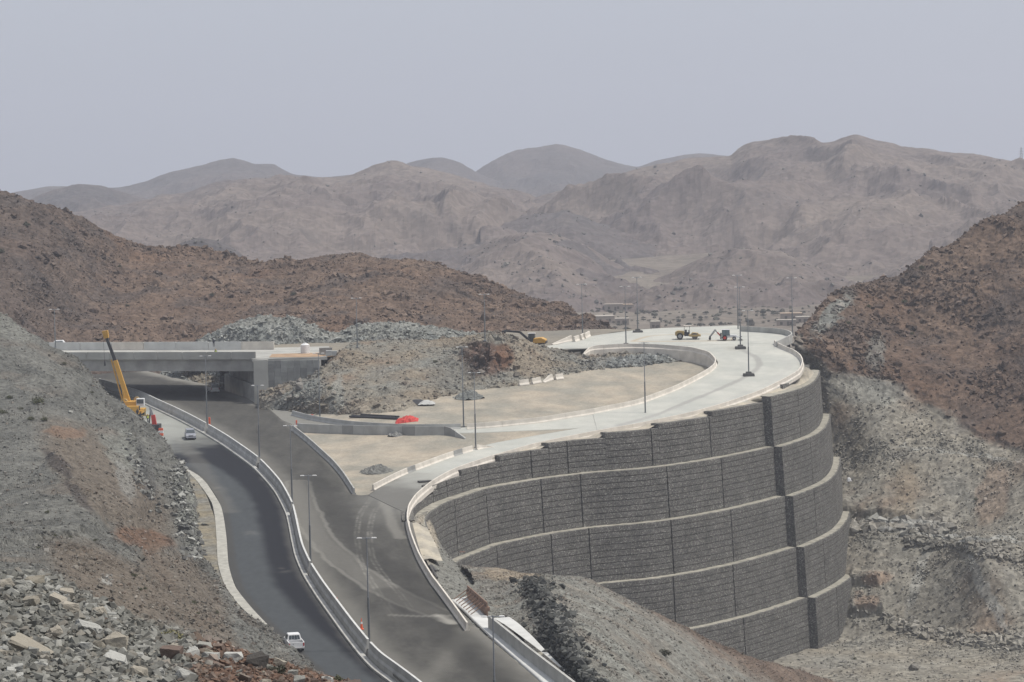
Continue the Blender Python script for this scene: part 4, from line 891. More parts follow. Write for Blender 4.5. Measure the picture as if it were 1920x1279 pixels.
# top tier: stepped crest
C1 = offs(CL[2], -1.9); C1r = offs(CRt[2], -2.0)
STX = [(0, -15.6), (812, -14.2), (866, -13.3), (938, -12.3), (1030, -11.4), (1136, -10.5), (1236, -9.7), (1337, -8.8), (1442, -7.9)]
sx = [float(spx(C1, x)) for x, _ in STX[1:]]
def ztop_fn(s):
    i = sum(s > v for v in sx); return STX[i][1]
j1 = [x for x, _ in STX[1:]] + [838, 897, 996, 1064, 1222, 1331]
dC = np.r_[0, np.cumsum(np.linalg.norm(np.diff(C1, axis=0), axis=1))]
cuts = [0.0] + sx + [dC[-1]]
for i in range(len(cuts) - 1):
    if cuts[i + 1] - cuts[i] < .6: continue
    ss = np.linspace(cuts[i], cuts[i + 1], max(8, int((cuts[i + 1] - cuts[i]) / 1.2)))
    cc = np.stack([np.interp(ss, dC, C1[:, j]) for j in range(3)], 1)
    tier(cc, STX[i][1], -17.0, [x for x in (838, 897, 996, 1064, 1222, 1331)if spx(C1, x) > cuts[i] + 1 and spx(C1, x) < cuts[i + 1] - 1])
tier(C1r, -7.8, -17.0, [1497, 1535])
# upper short tier on the protruding part
C0 = offs(C1r, -2.2)[14:]; tier(C0, -6.6, -7.8, [1515], thick=1.6); ledge(C1r, 2.2, -7.75)
# verge: from outer barrier foot to the wall crest
bar = path_px([(786, 1038), (771, 1000), (764, 971), (767, 947), (781, 926), (810, 902), (851, 879), (917, 856), (1000, 832), (1100, 811), (1200, 793), (1290, 774), (1356, 756), (1400, 741), (1429, 730), (1460, 715), (1481, 704), (1498, 693), (1505, 677)], G, 1.0, 200)
bar[:, 2] += .02
crest = np.concatenate([C1[::2], C1r[::2]]); crest = resample(crest, 200)
xs, _ = proj(crest); cz = np.array([next(z for x0, z in reversed(STX) if x >= x0) for x in xs]); crest = offs(crest, -.9); crest[:, 2] = cz + .02
crest = np.concatenate([GPL([(830, 1052), (816, 1018), (800, 988)], G, -.5), crest]); crest = resample(crest, 200)
cr_in = crest * .75 + bar * .25; cr_in[:, 2] = crest[:, 2] * .9 + bar[:, 2] * .1 + .1
vg = np.stack([bar, bar * .4 + cr_in * .6, cr_in, crest], 0); vg[1, :, 2] += .2
vg = catmull(vg, 14); vg[..., 2] += fbm(vg, 2.5, 3, 3) * .18 * np.sin(np.linspace(0, np.pi, 14))[:, None]
cc = mixc(np.ones(vg.shape) * np.array([.40, .36, .285]), np.array([.28, .26, .22]), np.clip(fbm(vg, 3, 4, 6) * 2 + .4, 0, 1))
tag(np_mesh('verge', vg.reshape(-1, 3), grid_faces(14, 200), tm_soil, None, True, cc.reshape(-1, 3)), kind='structure')

# ------------------------------------------------------------------ bridge
br = thing('bridge', 'unfinished grey concrete road bridge over the main road at left, white inner parapet', 'bridge')
PL = P(60, 659, 541); PR_ = P(481, 659, 526)
zt = .55
def brbox(name, p0, p1, z0, z1, w0, w1, mat, parent=br, bev=0):
    """box along p0->p1, lateral offsets w0..w1 (away from camera positive)"""
    a = np.array(p0[:2]); b = np.array(p1[:2]); t = (b - a) / np.linalg.norm(b - a); n_ = np.array([-t[1], t[0]]); mb = MB()
    vs = [(*(a + n_ * w0), z0), (*(b + n_ * w0), z0), (*(b + n_ * w1), z0), (*(a + n_ * w1), z0), (*(a + n_ * w0), z1), (*(b + n_ * w0), z1), (*(b + n_ * w1), z1), (*(a + n_ * w1), z1)]
    mb.add(vs, [(3, 2, 1, 0), (4, 5, 6, 7), (0, 1, 5, 4), (1, 2, 6, 5), (2, 3, 7, 6), (3, 0, 4, 7)]); return mb.build(name, mat, parent, bev)
ext = PL + (PL - PR_) * .5
brbox('deck', ext, PR_, -1.15, -.75, .0, 27, m_conc)
# near parapet in cast panels
Ltot = np.linalg.norm(PR_[:2] - ext[:2]); npan = 14
for i in range(npan):
    a_ = ext + (PR_ - ext) * (i / npan); b_ = ext + (PR_ - ext) * ((i + 1) / npan - .0015)
    brbox('parapet_panel', a_, b_, -.95, zt, -.32, -.05, m_conc, bev=.02)
brbox('girder', ext, PR_ + (PL - PR_) * .012, -3.35, -1.16, .35, 1.0, m_conc_d)
for q in (5, 10, 15, 20, 25): brbox('girder', ext, PR_ + (PL - PR_) * .012, -3.3, -1.16, q, q + .7, m_conc_d)
far0 = P(77, 652, 552); far0 = ext; a_ = ext; b_ = PR_ + (PL - PR_) * .145
nfp = 9
for i in range(nfp):
    p0 = a_ + (b_ - a_) * (i / nfp); p1 = a_ + (b_ - a_) * ((i + 1) / nfp - .002)
    brbox('far_parapet_panel', p0, p1, -.75, .95, 26.2, 26.5, m_white if i % 4 else m_bar_w)
# abutment and stepped bearing shelf
A0 = np.array([*P(479, 690, 524)[:2]]); A1 = np.array([*P(417, 690, 556)[:2]])
def poly_prism(name, pts, z0, z1, mat, parent=br, bev=0):
    mb = MB(); n_ = len(pts); vs = [(*p, z0) for p in pts] + [(*p, z1) for p in pts]
    mb.add(vs, [tuple(range(n_))[::-1], tuple(range(n_, 2 * n_))] + [(i, (i + 1) % n_, n_ + (i + 1) % n_, n_ + i) for i in range(n_)]); return mb.build(name, mat, parent, bev)
dv = np.array([2.6, .4])
poly_prism('abutment', [A0 + [0, -1.5], A1 + [0, 3], A1 + [9, 3], A0 + [2.4, -1.5]], -11.0, -5.9, m_conc_d, bev=.04)
poly_prism('bearing_shelf', [A0 + [.5, -.9], A1 + [1.0, 3], A1 + [9, 3], A0 + [2.3, -.9]], -5.9, -3.38, m_conc_d)
poly_prism('end_block', [A0 + [-.2, -2.0], A0 + [.5, -.6], A0 + [2.6, -.6], A0 + [2.6, -2.0]], -11.0, -.85, m_conc, bev=.03)
poly_prism('approach_slab', [A0 + [-.5, 0], A1 + [.5, 4], A1 + [22, 6], A0 + [14, 2]], -1.35, -.78, m_conc)
# wing wall of interlocking precast panels
wm = [plain('precast_panel_light', (.34, .34, .315), .85, var=.15, scale=.8, bump=.2), plain('precast_panel_dark', (.235, .235, .22), .85, var=.15, scale=.8, bump=.2), plain('precast_panel_mid', (.285, .285, .265), .85, var=.15, scale=.8, bump=.2)]
W0 = A0 + [2.6, -1.7]; W1 = np.array([*P(600, 690, 521)[:2]])
tW = (W1 - W0) / np.linalg.norm(W1 - W0); nW = np.array([tW[1], -tW[0]]); LW = np.linalg.norm(W1 - W0); ncol = 8
ww = thing('wing_wall', 'wing wall of interlocking grey precast panels beside the bridge abutment', 'retaining wall', (0, 0, 0))
for i in range(ncol):
    s0 = LW * i / ncol; s1 = LW * (i + 1) / ncol; zoff = 0 if i % 2 else .8
    z1 = -1.0; zz = z1; k = 0
    while zz > -10.5:
        h_ = 1.6 if (k or not zoff) else .8
        p0 = W0 + tW * (s0 + .03); p1 = W0 + tW * (s1 - .03); mb = MB()
        mb.add([(*(p0 + nW * .12), zz - h_ + .03), (*(p1 + nW * .12), zz - h_ + .03), (*(p1 - nW * .3), zz - h_ + .03), (*(p0 - nW * .3), zz - h_ + .03), (*(p0 + nW * .12), zz), (*(p1 + nW * .12), zz), (*(p1 - nW * .3), zz), (*(p0 - nW * .3), zz)],
               [(3, 2, 1, 0), (4, 5, 6, 7), (0, 1, 5, 4), (1, 2, 6, 5), (2, 3, 7, 6), (3, 0, 4, 7)])
        for r_ in range(1, 8):                                   # vertical ribs
            f_ = r_ / 8; c_ = p0 * (1 - f_) + p1 * f_; mb.box((*(c_ + nW * .135), zz - h_ / 2 + .01), (.07, .05, h_ - .08), rz=math.atan2(tW[1], tW[0]))
        mb.build('wall_panel', wm[int(rng.integers(0, 3))], ww); zz -= h_; k += 1
poly_prism('backing', [W0 - nW * .4, W1 - nW * .4, W1 - nW * 1.2, W0 - nW * 1.2], -10.5, -1.1, m_conc_d, ww)

# ------------------------------------------------------------------ street lamps
m_pole = plain('galvanised_steel', (.22, .23, .24), .5, .3, var=.08)
m_poled = plain('dark_steel_sleeve', (.16, .17, .175), .5, .5, var=.08)
m_foot = plain('dark_footing', (.07, .068, .065), .9)
m_head = plain('lamp_housing', (.58, .58, .56), .5)
def lamp(px, base_y, top_y, label, fn=G, arms=2, foot=0, terr=None, base=None, rot=0.):
    b = base if base is not None else (on(terr, px, base_y)[0] if terr else GP(px, base_y, fn))
    # height from the photograph
    D = b[1]; h = (base_y - top_y) * D / FPX * 1.0
    t = thing('street_lamp', label, 'street lamp', tuple(b), rot, 'tall grey street lamps along the roads')
    MB().cyl((0, 0, 0), (0, 0, h * .45), .13, .12, 10).build('lower_pole', m_poled, t)
    MB().cyl((0, 0, h * .45), (0, 0, h * .985), .085, .055, 10).build('upper_pole', m_pole, t)
    MB().box((0, 0, .06), (.55, .55, .12)).box((0, 0, .2), (.3, .3, .2)).build('base_plate', m_pole, t)
    a_ = .95
    if arms:
        mb = MB(); mb.cyl((-a_ if arms == 2 else 0, 0, h - .02), (a_, 0, h - .02), .05, .05, 8); mb.cyl((0, 0, h * .97), (0, 0, h + .08), .08, .08, 8)
        mb.build('arm', m_pole, t)
        for s_ in ((-1, 1) if arms == 2 else (1,)):
            MB().box((s_ * (a_ - .15), 0, h + .02), (.6, .26, .11), taper=.75).build('lamp_head', m_head, t, .02)
    if foot:
        MB().box((0, 0, .3), (2.2, 2.2, .6), taper=.92).box((0, 0, .75), (1.2, 1.2, .4), taper=.8).build('footing', m_foot, t, .04)
    return t
lamp(692.5, 1210, 1006, 'lamp post on the median barrier above the white pickup, nearest with its foot in view')
lamp(582.5, 1060, 890, 'lamp post on the median barrier beside the ramp mouth, second nearest of the median row')
lamp(548, 945, 797, 'lamp post on the median barrier at the sharpest part of the bend')
lamp(486.5, 858, 722, 'lamp post on the median barrier where the service road turns dark')
lamp(388.5, 796, 667, 'lamp post on the median barrier nearest the silver car and the bridge')
lamp(929, 1372, 1152, 'lamp post at the bottom edge beside the white drain channel, foot cut off')
lamp(600, 787, 662, 'lamp post at the start of the slip road in front of the rocky mound')
lamp(869.5, 800, 650, 'lamp post in the gap between the grey and cream barriers of the slip road')
lamp(892, 840, 698, 'lamp post between ramp barrier and its short end piece at the top of the ramp')
lamp(1210, 776, 642, 'lamp post at the inner edge of the broad pale ramp, in front of the infield')
lamp(1404, 706, 582, 'lamp post on a dark footing in the middle of the curved loop road', foot=1)
lamp(1388.5, 655, 538, 'lamp post on a dark footing right of the backhoe loader', foot=1)
lamp(1384, 619, 516, 'thin lamp post at the far edge of the plateau behind the backhoe')
lamp(1174, 652, 537, 'lamp post rising from the far inner loop barrier left of the road roller', foot=.5)
lamp(1196, 625, 520, 'lamp post on the far edge of the paved plateau left of the road roller', foot=1)
lamp(1486, 629, 521, 'lamp post behind the plateau barrier next to the right hillside')
lamp(1092.5, 632, 533, 'lamp post behind the loose white barriers at the foot of the brown hill')
lamp(909.5, 634, 546, 'lamp post behind the excavated mound above the dark overhang', terr=['excavated_mound'])
lamp(669.5, 646, 553, 'lamp post on top of the excavated mound against the brown hillside', terr=['excavated_mound'])
lamp(104, 652, 580, 'lamp post behind the left end of the bridge', base=P(104, 652, 556))
# ================================================================== ROCKS
def hull_rock(seed, n=16, sub=0):
    r = np.random.default_rng(seed); bm = bmesh.new()
    base = np.array([[x, y, z] for x in (-1, 1) for y in (-1, 1) for z in (-1, 1)], float) * .8 + r.normal(0, .22, (8, 3))
    ex = r.normal(size=(n - 8, 3)); ex /= np.linalg.norm(ex, axis=1)[:, None]; ex *= r.uniform(.85, 1.12, (n - 8, 1))
    for p in np.concatenate([base, ex]): bm.verts.new(p)
    res = bmesh.ops.convex_hull(bm, input=bm.verts)
    bmesh.ops.delete(bm, geom=[g for g in res['geom_interior'] if isinstance(g, bmesh.types.BMVert)], context='VERTS')
    bmesh.ops.dissolve_limit(bm, angle_limit=R(14), verts=bm.verts, edges=bm.edges)
    bmesh.ops.triangulate(bm, faces=bm.faces)
    V = np.array([v.co[:] for v in bm.verts]); bm.verts.index_update(); F = np.array([[v.index for v in f.verts] for f in bm.faces]); bm.free(); return V, F
RK = [hull_rock(100 + i, 12 + i % 5) for i in range(14)]
def rot_m(r, k):
    q = r.normal(size=(k, 4)); q /= np.linalg.norm(q, axis=1)[:, None]; w_, x, y, z = q.T
    return np.stack([1 - 2 * (y * y + z * z), 2 * (x * y - z * w_), 2 * (x * z + y * w_), 2 * (x * y + z * w_), 1 - 2 * (x * x + z * z), 2 * (y * z - x * w_), 2 * (x * z - y * w_), 2 * (y * z + x * w_), 1 - 2 * (x * x + y * y)], 1).reshape(k, 3, 3)
m_rub = terrain_mat('rubble_stone', .5, .14, .35, .05, 1.0)
m_rub_f = terrain_mat('rubble_stone_near', .16, .10, .4, .02, 1.5)
def scatter(name, terr, n, smin, smax, mask, cols, seed, flat=.6, power=2.4, mat=None, sink=.25, label=None, blend=.35):
    r = np.random.default_rng(seed); V, x, y, nn = TERR[terr]
    ok = np.where((x > -30) & (x < 1950) & (y < 1300))[0]
    w_ = mask(V[ok], x[ok], y[ok]); w_ = np.clip(w_, 0, None); w_ = w_ / w_.sum()
    idx = ok[r.choice(len(ok), n, p=w_)]
    s = smin * (1 - r.random(n) * (1 - (smax / smin) ** (1 - power))) ** (1 / (1 - power))
    P0 = V[idx] + r.normal(0, .3, (n, 3)) * np.array([1, 1, 0]) * min(1, smax)
    cols = np.array(cols); vs, fs, cs, off = [], [], [], 0
    var = r.integers(0, len(RK), n); rot = rot_m(r, n); sc = np.stack([r.uniform(.7, 1.3, n), r.uniform(.6, 1.1, n), r.uniform(flat * .7, flat * 1.3, n)], 1)
    col = (cols[r.integers(0, len(cols), n)] * blend + TCOL[terr][idx] * (1 - blend) * 1.05) * r.uniform(.7, 1.35, (n, 1))
    for v in range(len(RK)):
        k = np.where(var == v)[0]
        if len(k) == 0: continue
        RV, RF = RK[v]
        W = RV[None] * sc[k][:, None] * (s[k] * .5)[:, None, None]
        # mild random rotation
        W = np.einsum('kij,kvj->kvi', rot[k], W) * np.array([1, 1, .85])
        W = W + P0[k][:, None] + nn[idx[k]][:, None] * 0 + np.array([0, 0, 1]) * (s[k] * (.5 * flat - sink))[:, None, None]
        m_ = RV.shape[0]; F = RF[None] + (np.arange(len(k)) * m_)[:, None, None] + off
        vs.append(W.reshape(-1, 3)); fs.append(F.reshape(-1, 3)); cs.append(np.repeat(col[k], m_, 0)); off += m_ * len(k)
    o = np_mesh(name, np.concatenate(vs), np.concatenate(fs), mat or m_rub, None, False, np.concatenate(cs))
    return tag(o, label, kind='stuff')
def clump(sc, th, wd=.25, seed=0.): return lambda V, x, y: sstep(th, th + wd, fbm(V, sc, 4, seed)) + .02
hb_c = [[.105, .080, .066], [.075, .062, .056], [.13, .098, .078], [.06, .053, .05], [.15, .12, .10]]
scatter('hillside_rocks', 'brown_hill', 9000, .35, 2.4, clump(14, .02, .3, 5.), hb_c, 1, .6, 3.0)
scatter('hillside_stones', 'brown_hill', 16000, .22, .7, lambda V, x, y: np.ones(len(x)), hb_c + [[.17, .135, .11]], 2, .7, 2.5)
def rh_mask(V, x, y):
    line = np.interp(x, [1500, 1560, 1640, 1700, 1760, 1820, 1920], [640, 705, 712, 735, 770, 810, 850])
    return sstep(15, -15, y - line) * (sstep(.0, .3, fbm(V, 12, 4, 15.)) + .12)
scatter('hillside_rocks', 'right_hill', 7500, .3, 2.0, rh_mask, hb_c, 3, .65, 3.0)
def rh_mask2(V, x, y): return 1 - rh_mask(V, x, y).clip(0, 1) + 0 * x
gr_c = [[.16, .155, .135], [.12, .118, .105], [.20, .195, .175], [.11, .105, .095], [.27, .26, .24]]
scatter('slope_stones', 'right_hill', 15000, .18, .7, lambda V, x, y: (.25 + sstep(0, .3, fbm(V, 9, 4, 4.))) * sstep(-10, 20, y - np.interp(x, [1500, 1560, 1640, 1700, 1760, 1820, 1920], [640, 705, 712, 735, 770, 810, 850])), gr_c, 4, .7, 2.8)
def band(pts, wd): return lambda V, x, y: np.exp(-((y - np.interp(x, *zip(*pts))) / wd) ** 2) * ((x > pts[0][0]) & (x < pts[-1][0])) + 1e-6
scatter('pale_rubble', 'right_hill', 700, .6, 2.6, band([(1600, 985), (1640, 982), (1700, 985), (1775, 990)], 9), [[.30, .29, .26], [.24, .23, .21], [.12, .115, .11]], 5, .8, 2.0)
scatter('pale_rubble', 'right_hill', 1500, .4, 1.6, band([(1660, 1160), (1700, 1175), (1760, 1190), (1820, 1200), (1920, 1208)], 9), gr_c, 6, .8, 2.2)
scatter('pale_rubble', 'right_hill', 1500, .4, 1.5, band([(1700, 1010), (1800, 1020), (1860, 1035), (1920, 1045)], 8), gr_c, 7, .8, 2.2)
gk_c = [[.15, .16, .15], [.20, .21, .195], [.10, .105, .10], [.26, .27, .25]]
scatter('outcrop_stones', 'grey_rock_mound', 4500, .25, 1.5, lambda V, x, y: np.ones(len(x)), gk_c, 8, .6, 2.5)
scatter('bank_stones', 'road_cutting_bank', 1800, .3, 1.6, lambda V, x, y: np.ones(len(x)), gk_c, 9, .6, 2.3)
scatter('mound_stones', 'excavated_mound', 10000, .16, .7, lambda V, x, y: .4 + sstep(0, .3, fbm(V, 7, 4, 4.)), gr_c + [[.14, .105, .08]], 10, .7, 2.7)
scatter('mound_rocks', 'excavated_mound', 220, .5, 1.5, lambda V, x, y: np.exp(-((x - 905) / 45) ** 2 - ((y - 680) / 30) ** 2) + .5 * np.exp(-((x - 570) / 55) ** 2 - ((y - 735) / 26) ** 2) + .03, [[.12, .085, .068], [.085, .066, .058], [.14, .135, .12]], 11, .8, 2.0)
scatter('infield_rubble', 'excavated_mound', 2200, .3, 1.3, lambda V, x, y: np.exp(-((x - 1195) / 62) ** 2 - ((y - 684) / 9) ** 2), [[.24, .25, .245], [.17, .178, .175], [.11, .115, .115]], 12, .8, 2.2)
scatter('mound_stones', 'near_mound', 15000, .09, .4, lambda V, x, y: .35 + sstep(0, .3, fbm(V, 6, 4, 4.)), gr_c + [[.14, .105, .08], [.16, .115, .09]], 13, .7, 2.7)
scatter('dark_scree', 'near_mound', 2600, .2, .9, lambda V, x, y: np.exp(-((x - (1000 + (y - 1100) * .52)) / 26) ** 2) * (y > 1085) + 1e-4, [[.05, .052, .05], [.08, .082, .076], [.12, .12, .11], [.035, .036, .034]], 17, .9, 2.3, blend=.9)
scatter('mound_stones', 'debris_slope', 1600, .1, .4, lambda V, x, y: np.ones(len(x)), gr_c, 14, .7, 2.5)
scatter('slope_stones', 'left_slope', 26000, .09, .5, lambda V, x, y: (.3 + sstep(-.05, .25, fbm(V, 8, 4, 14.))) * np.clip(V[:, 1] / 400, .2, 1) ** 1.0, gr_c + [[.15, .11, .085]], 15, .7, 2.7)
scatter('cliff_rocks', 'left_slope', 900, .3, 1.1, lambda V, x, y: np.exp(-((x - (345 + (y - 950) * .15)) / 12) ** 2) * (y > 860) * (y < 1050) + np.exp(-((x - (262 + (y - 880) * .35)) / 10) ** 2) * (y > 790) * (y < 960) + .0005, [[.17, .17, .155], [.10, .10, .095], [.30, .30, .275]], 16, .7, 2.2, blend=.9)

for nm in [k for k in TERR if k.startswith('mountain')]:
    if TERR[nm][0][:, 1].min() < 1480: scatter('mountain_scrub', nm, 520, .7, 2.4, lambda V, x, y: (.2 + sstep(0, .4, fbm(V, 60, 3, 3.))) * (y > 300), [[.10, .095, .085], [.13, .12, .105]], 31, .8, 2.6, blend=1.0)
scatter('valley_scrub', 'valley_floor', 500, 1.0, 3.0, lambda V, x, y: (y > 570) * (y < 612) * 1.0, [[.07, .07, .055], [.09, .085, .07]], 32, .8, 2.4, blend=1.0)
# gravel heaps
def heap(name, px, py, D, rx, ry, h, col, label, z=None):
    c = P(px, py, D) if D else GP(px, py, GI if name == 'gravel_heap' and py < 760 else G)
    u = np.linspace(0, 2 * np.pi, 40); t = np.linspace(0, 1, 14)[:, None]
    V = np.stack([c[0] + rx * t * np.cos(u), c[1] + ry * t * np.sin(u), c[2] - .1 + h * (1 - t ** 1.1) + 0 * u], -1)
    V[..., 2] += fbm(V, .8, 3, 3) * h * .5
    o = np_mesh(name, V.reshape(-1, 3), grid_faces(14, 40), m_rub, None, False, np.ones((14 * 40, 3)) * np.array(col) * rng.uniform(.6, 1.35, (560, 1)))
    return tag(o, label, 'gravel heap')
heap('gravel_heap', 708, 884, 0, 3.0, 3.6, 1.3, [.15, .15, .138], 'low grey gravel heap near the tip of the sandy triangle')
heap('gravel_heap', 745, 816, 0, 1.8, 1.6, .9, [.18, .18, .17], 'small flat gravel heap at the foot of the grey block wall')
heap('gravel_heap', 880, 746, 0, 3.2, 3, 1.6, [.15, .155, .145], 'wide grey gravel heap at the mound foot left of the loose white blocks')

# individual boulders of the foreground ledge
def boulder_mesh(i, rnd=False):
    V, F = hull_rock(500 + i, 18 + i % 8); V = V * ((1.0 if rnd else 1.15) / np.maximum(np.linalg.norm(V, axis=1), .2 if rnd else .95))[:, None]; bm = bmesh.new(); vs = [bm.verts.new(v) for v in V]; [bm.faces.new([vs[k] for k in f]) for f in F]
    bmesh.ops.subdivide_edges(bm, edges=bm.edges, cuts=3, use_grid_fill=True)
    for v in bm.verts:
        p = np.array(v.co[:]) ; d = float(fbm(p[None], .7, 3, i * 3.1)[0]) * .20 + float(perlin(p[None] / .21 + i)[0]) * .06 + float(perlin(p[None] / .09 + i)[0]) * .03; v.co *= 1 + d
    bmesh.ops.recalc_face_normals(bm, faces=bm.faces)
    me = bpy.data.meshes.new('boulder'); bm.to_mesh(me); bm.free(); return me
def boulder_mat(name, a_, b_):
    m, n, b = newmat(name); L = n.links.new; tc = N(n, 'ShaderNodeTexCoord'); oi = N(n, 'ShaderNodeObjectInfo')
    no = N(n, 'ShaderNodeTexNoise', i_Scale=2.2, i_Detail=12.0, i_Roughness=.75); L(tc.outputs['Object'], no.inputs['Vector'])
    mx_ = N(n, 'ShaderNodeMix', data_type='RGBA'); mx_.inputs[6].default_value = (*a_, 1); mx_.inputs[7].default_value = (*b_, 1)
    ad = N(n, 'ShaderNodeMath', operation='MULTIPLY_ADD'); ad.inputs[1].default_value = .9; L(no.outputs[0], ad.inputs[0])
    sb = N(n, 'ShaderNodeMath', operation='MULTIPLY_ADD'); sb.inputs[1].default_value = .9; sb.inputs[2].default_value = -.35; L(oi.outputs['Random'], sb.inputs[0]); L(sb.outputs[0], ad.inputs[2]); ad.use_clamp = True
    L(ad.outputs[0], mx_.inputs[0]); L(mx_.outputs[2], b.inputs['Base Color']); b.inputs['Roughness'].default_value = .92; b.inputs['Specular IOR Level'].default_value = .15
    bu = N(n, 'ShaderNodeBump', i_Strength=.8, i_Distance=.10); L(no.outputs[0], bu.inputs['Height']); L(bu.outputs[0], b.inputs['Normal']); return m
mg = boulder_mat('grey_stone', (.14, .14, .127), (.29, .285, .255)); mw = boulder_mat('pale_stone', (.24, .24, .22), (.44, .435, .40))
mt = boulder_mat('tan_stone', (.20, .182, .145), (.34, .31, .255)); mr_ = boulder_mat('red_stone', (.105, .078, .066), (.175, .13, .105)); md = boulder_mat('dark_stone', (.06, .055, .05), (.10, .095, .085))
bms = {}
def boulder(px, py, wpx, hpx, mat, label, ang=0., cat='boulder', group=None, flat=None, seed=None, terr='foreground_ledge'):
    p, _ = on([terr], px, py + hpx * .3, 12); s = wpx * p[1] / FPX * .5; hz_ = hpx * p[1] / FPX * .5
    i = int(rng.integers(0, 26)) if seed is None else seed; key = (i, mat.name)
    if key not in bms: me = boulder_mesh(i, mat is mr_); me.materials.append(mat); bms[key] = me
    o = bpy.data.objects.new('boulder', bms[key]); COL.objects.link(o)
    o.scale = (s * 1.05, min(s * rng.uniform(.6, .9), hz_ * 1.7), hz_ * 1.0); o.location = (p[0], p[1] + s * .2, p[2] + hz_ * .55)
    o.rotation_euler = (rng.uniform(-.25, .25), R(ang), rng.uniform(-.5, .5)); return tag(o, label, cat, group)
for q in [
    (58, 1208, 118, 30, mt, 'long tan slab tilted down to the right, largest stone at the left photo edge', 33),
    (62, 1082, 50, 30, mt, 'flat topped tan block crowning the left end of the rubble heap', -6), (102, 1116, 38, 30, mt, 'pale tan block right of the flat topped block on the rubble crest', 20),
    (134, 1130, 46, 24, mt, 'broad tan slab with a dark underside on the crest of the rubble', 8), (38, 1094, 40, 16, mg, 'thin grey slab below the flat topped tan block', 5),
    (162, 1166, 62, 26, mw, 'brightest flat white slab in the middle of the left rubble', 22), (208, 1144, 34, 20, mw, 'pale angular block on the right shoulder of the rubble crest', 15), (196, 1152, 24, 18, mr_, 'orange brown stone tucked under the pale shoulder block', 10),
    (226, 1200, 56, 44, mt, 'large pointed tan boulder where grey rubble turns red', 0), (214, 1226, 50, 24, mw, 'white slab leaning against the pointed tan boulder', 25), (270, 1206, 42, 24, mg, 'squat grey boulder left of the big red brown boulder', 0),
    (322, 1214, 66, 40, mr_, 'big rounded red brown boulder in the middle of the foreground', 5), (362, 1218, 32, 34, mw, 'pale upright stone right of the big red brown boulder', 0), (392, 1222, 40, 24, mw, 'whitish slab beside dark small stones on the reddish dirt', 12),
    (440, 1220, 38, 26, mw, 'light grey boulder left of the large dark boulder', 5), (485, 1230, 56, 38, md, 'large dark brown boulder on the right part of the foreground', 0), (522, 1234, 32, 26, mt, 'pale tan wedge boulder right of the large dark boulder', 25),
    (566, 1268, 28, 36, mg, 'upright grey boulder at the edge above the dark road', 10), (586, 1272, 26, 28, mr_, 'red brown boulder next to the upright grey boulder', 0), (662, 1276, 60, 32, mr_, 'rounded red brown boulder nearest the road at the bottom edge', 0),
    (614, 1262, 22, 14, mw, 'small pale stone left of the rounded boulder near the road', 10), (548, 1252, 24, 20, mg, 'small grey boulder above the upright grey boulder', 0), (345, 1256, 44, 30, mw, 'pale slab on the bottom edge below the big red brown boulder', 20),
    (256, 1252, 46, 30, mt, 'tan block with dark split at the bottom edge, left of the reddish dirt', 12), (182, 1200, 30, 26, mt, 'brownish tan boulder in the centre of the grey rubble', 10), (150, 1215, 36, 22, mg, 'blue grey boulder in the lower grey rubble', 30),
    (80, 1130, 26, 22, mg, 'round grey boulder under the rubble crest at left', 0), (14, 1258, 34, 26, mg, 'grey boulder in the bottom left corner', 0), (700, 1292, 30, 20, mt, 'small tan boulder at the right end of the foreground stones', 0),
    (460, 1262, 36, 18, mr_, 'flat reddish stone below the large dark boulder', 5), (410, 1236, 40, 12, mr_, 'long thin reddish stone lying on the red dirt', 20)]:
    boulder(*q[:6], ang=q[6])
rr = np.random.default_rng(44); V, x, y, nn = TERR['foreground_ledge']
cand = np.where((x > 0) & (x < 720) & (y > 1060) & (y < 1290))[0]
for k in range(150):
    j = cand[rr.integers(0, len(cand))]; red = x[j] > 350 + rr.normal(0, 60)
    wpx = float(rr.uniform(14, 34)); mat = (mr_ if rr.random() < .6 else mg if rr.random() < .6 else mt) if red else (mg if rr.random() < .5 else mw if rr.random() < .55 else mt)
    if red: wpx *= .8
    lb = {True: 'angular stone lying loose on the reddish dirt of the foreground ledge', False: 'angular grey or tan block in the dense rubble of the left foreground'}[bool(red)]
    boulder(float(x[j]), float(y[j]), wpx, wpx * float(rr.uniform(.5, .85)), mat, lb, ang=float(rr.uniform(-25, 30)), group='loose stones on the reddish ledge' if red else 'quarry blocks of the foreground rubble')
fgc = [[.19, .19, .17], [.27, .265, .24], [.12, .12, .11], [.34, .335, .305], [.23, .205, .17]]
scatter('rubble', 'foreground_ledge', 11000, .08, .42, lambda V, x, y: sstep(430, 300, x + fbm(V, 3, 3, 2) * 80) + .02, fgc, 21, .7, 2.2, m_rub_f, .15)
scatter('reddish_rubble', 'foreground_ledge', 5500, .05, .26, lambda V, x, y: sstep(300, 430, x) + .01, [[.15, .10, .075], [.19, .13, .10], [.12, .085, .065], [.18, .17, .15]], 22, .7, 2.3, m_rub_f, .1)

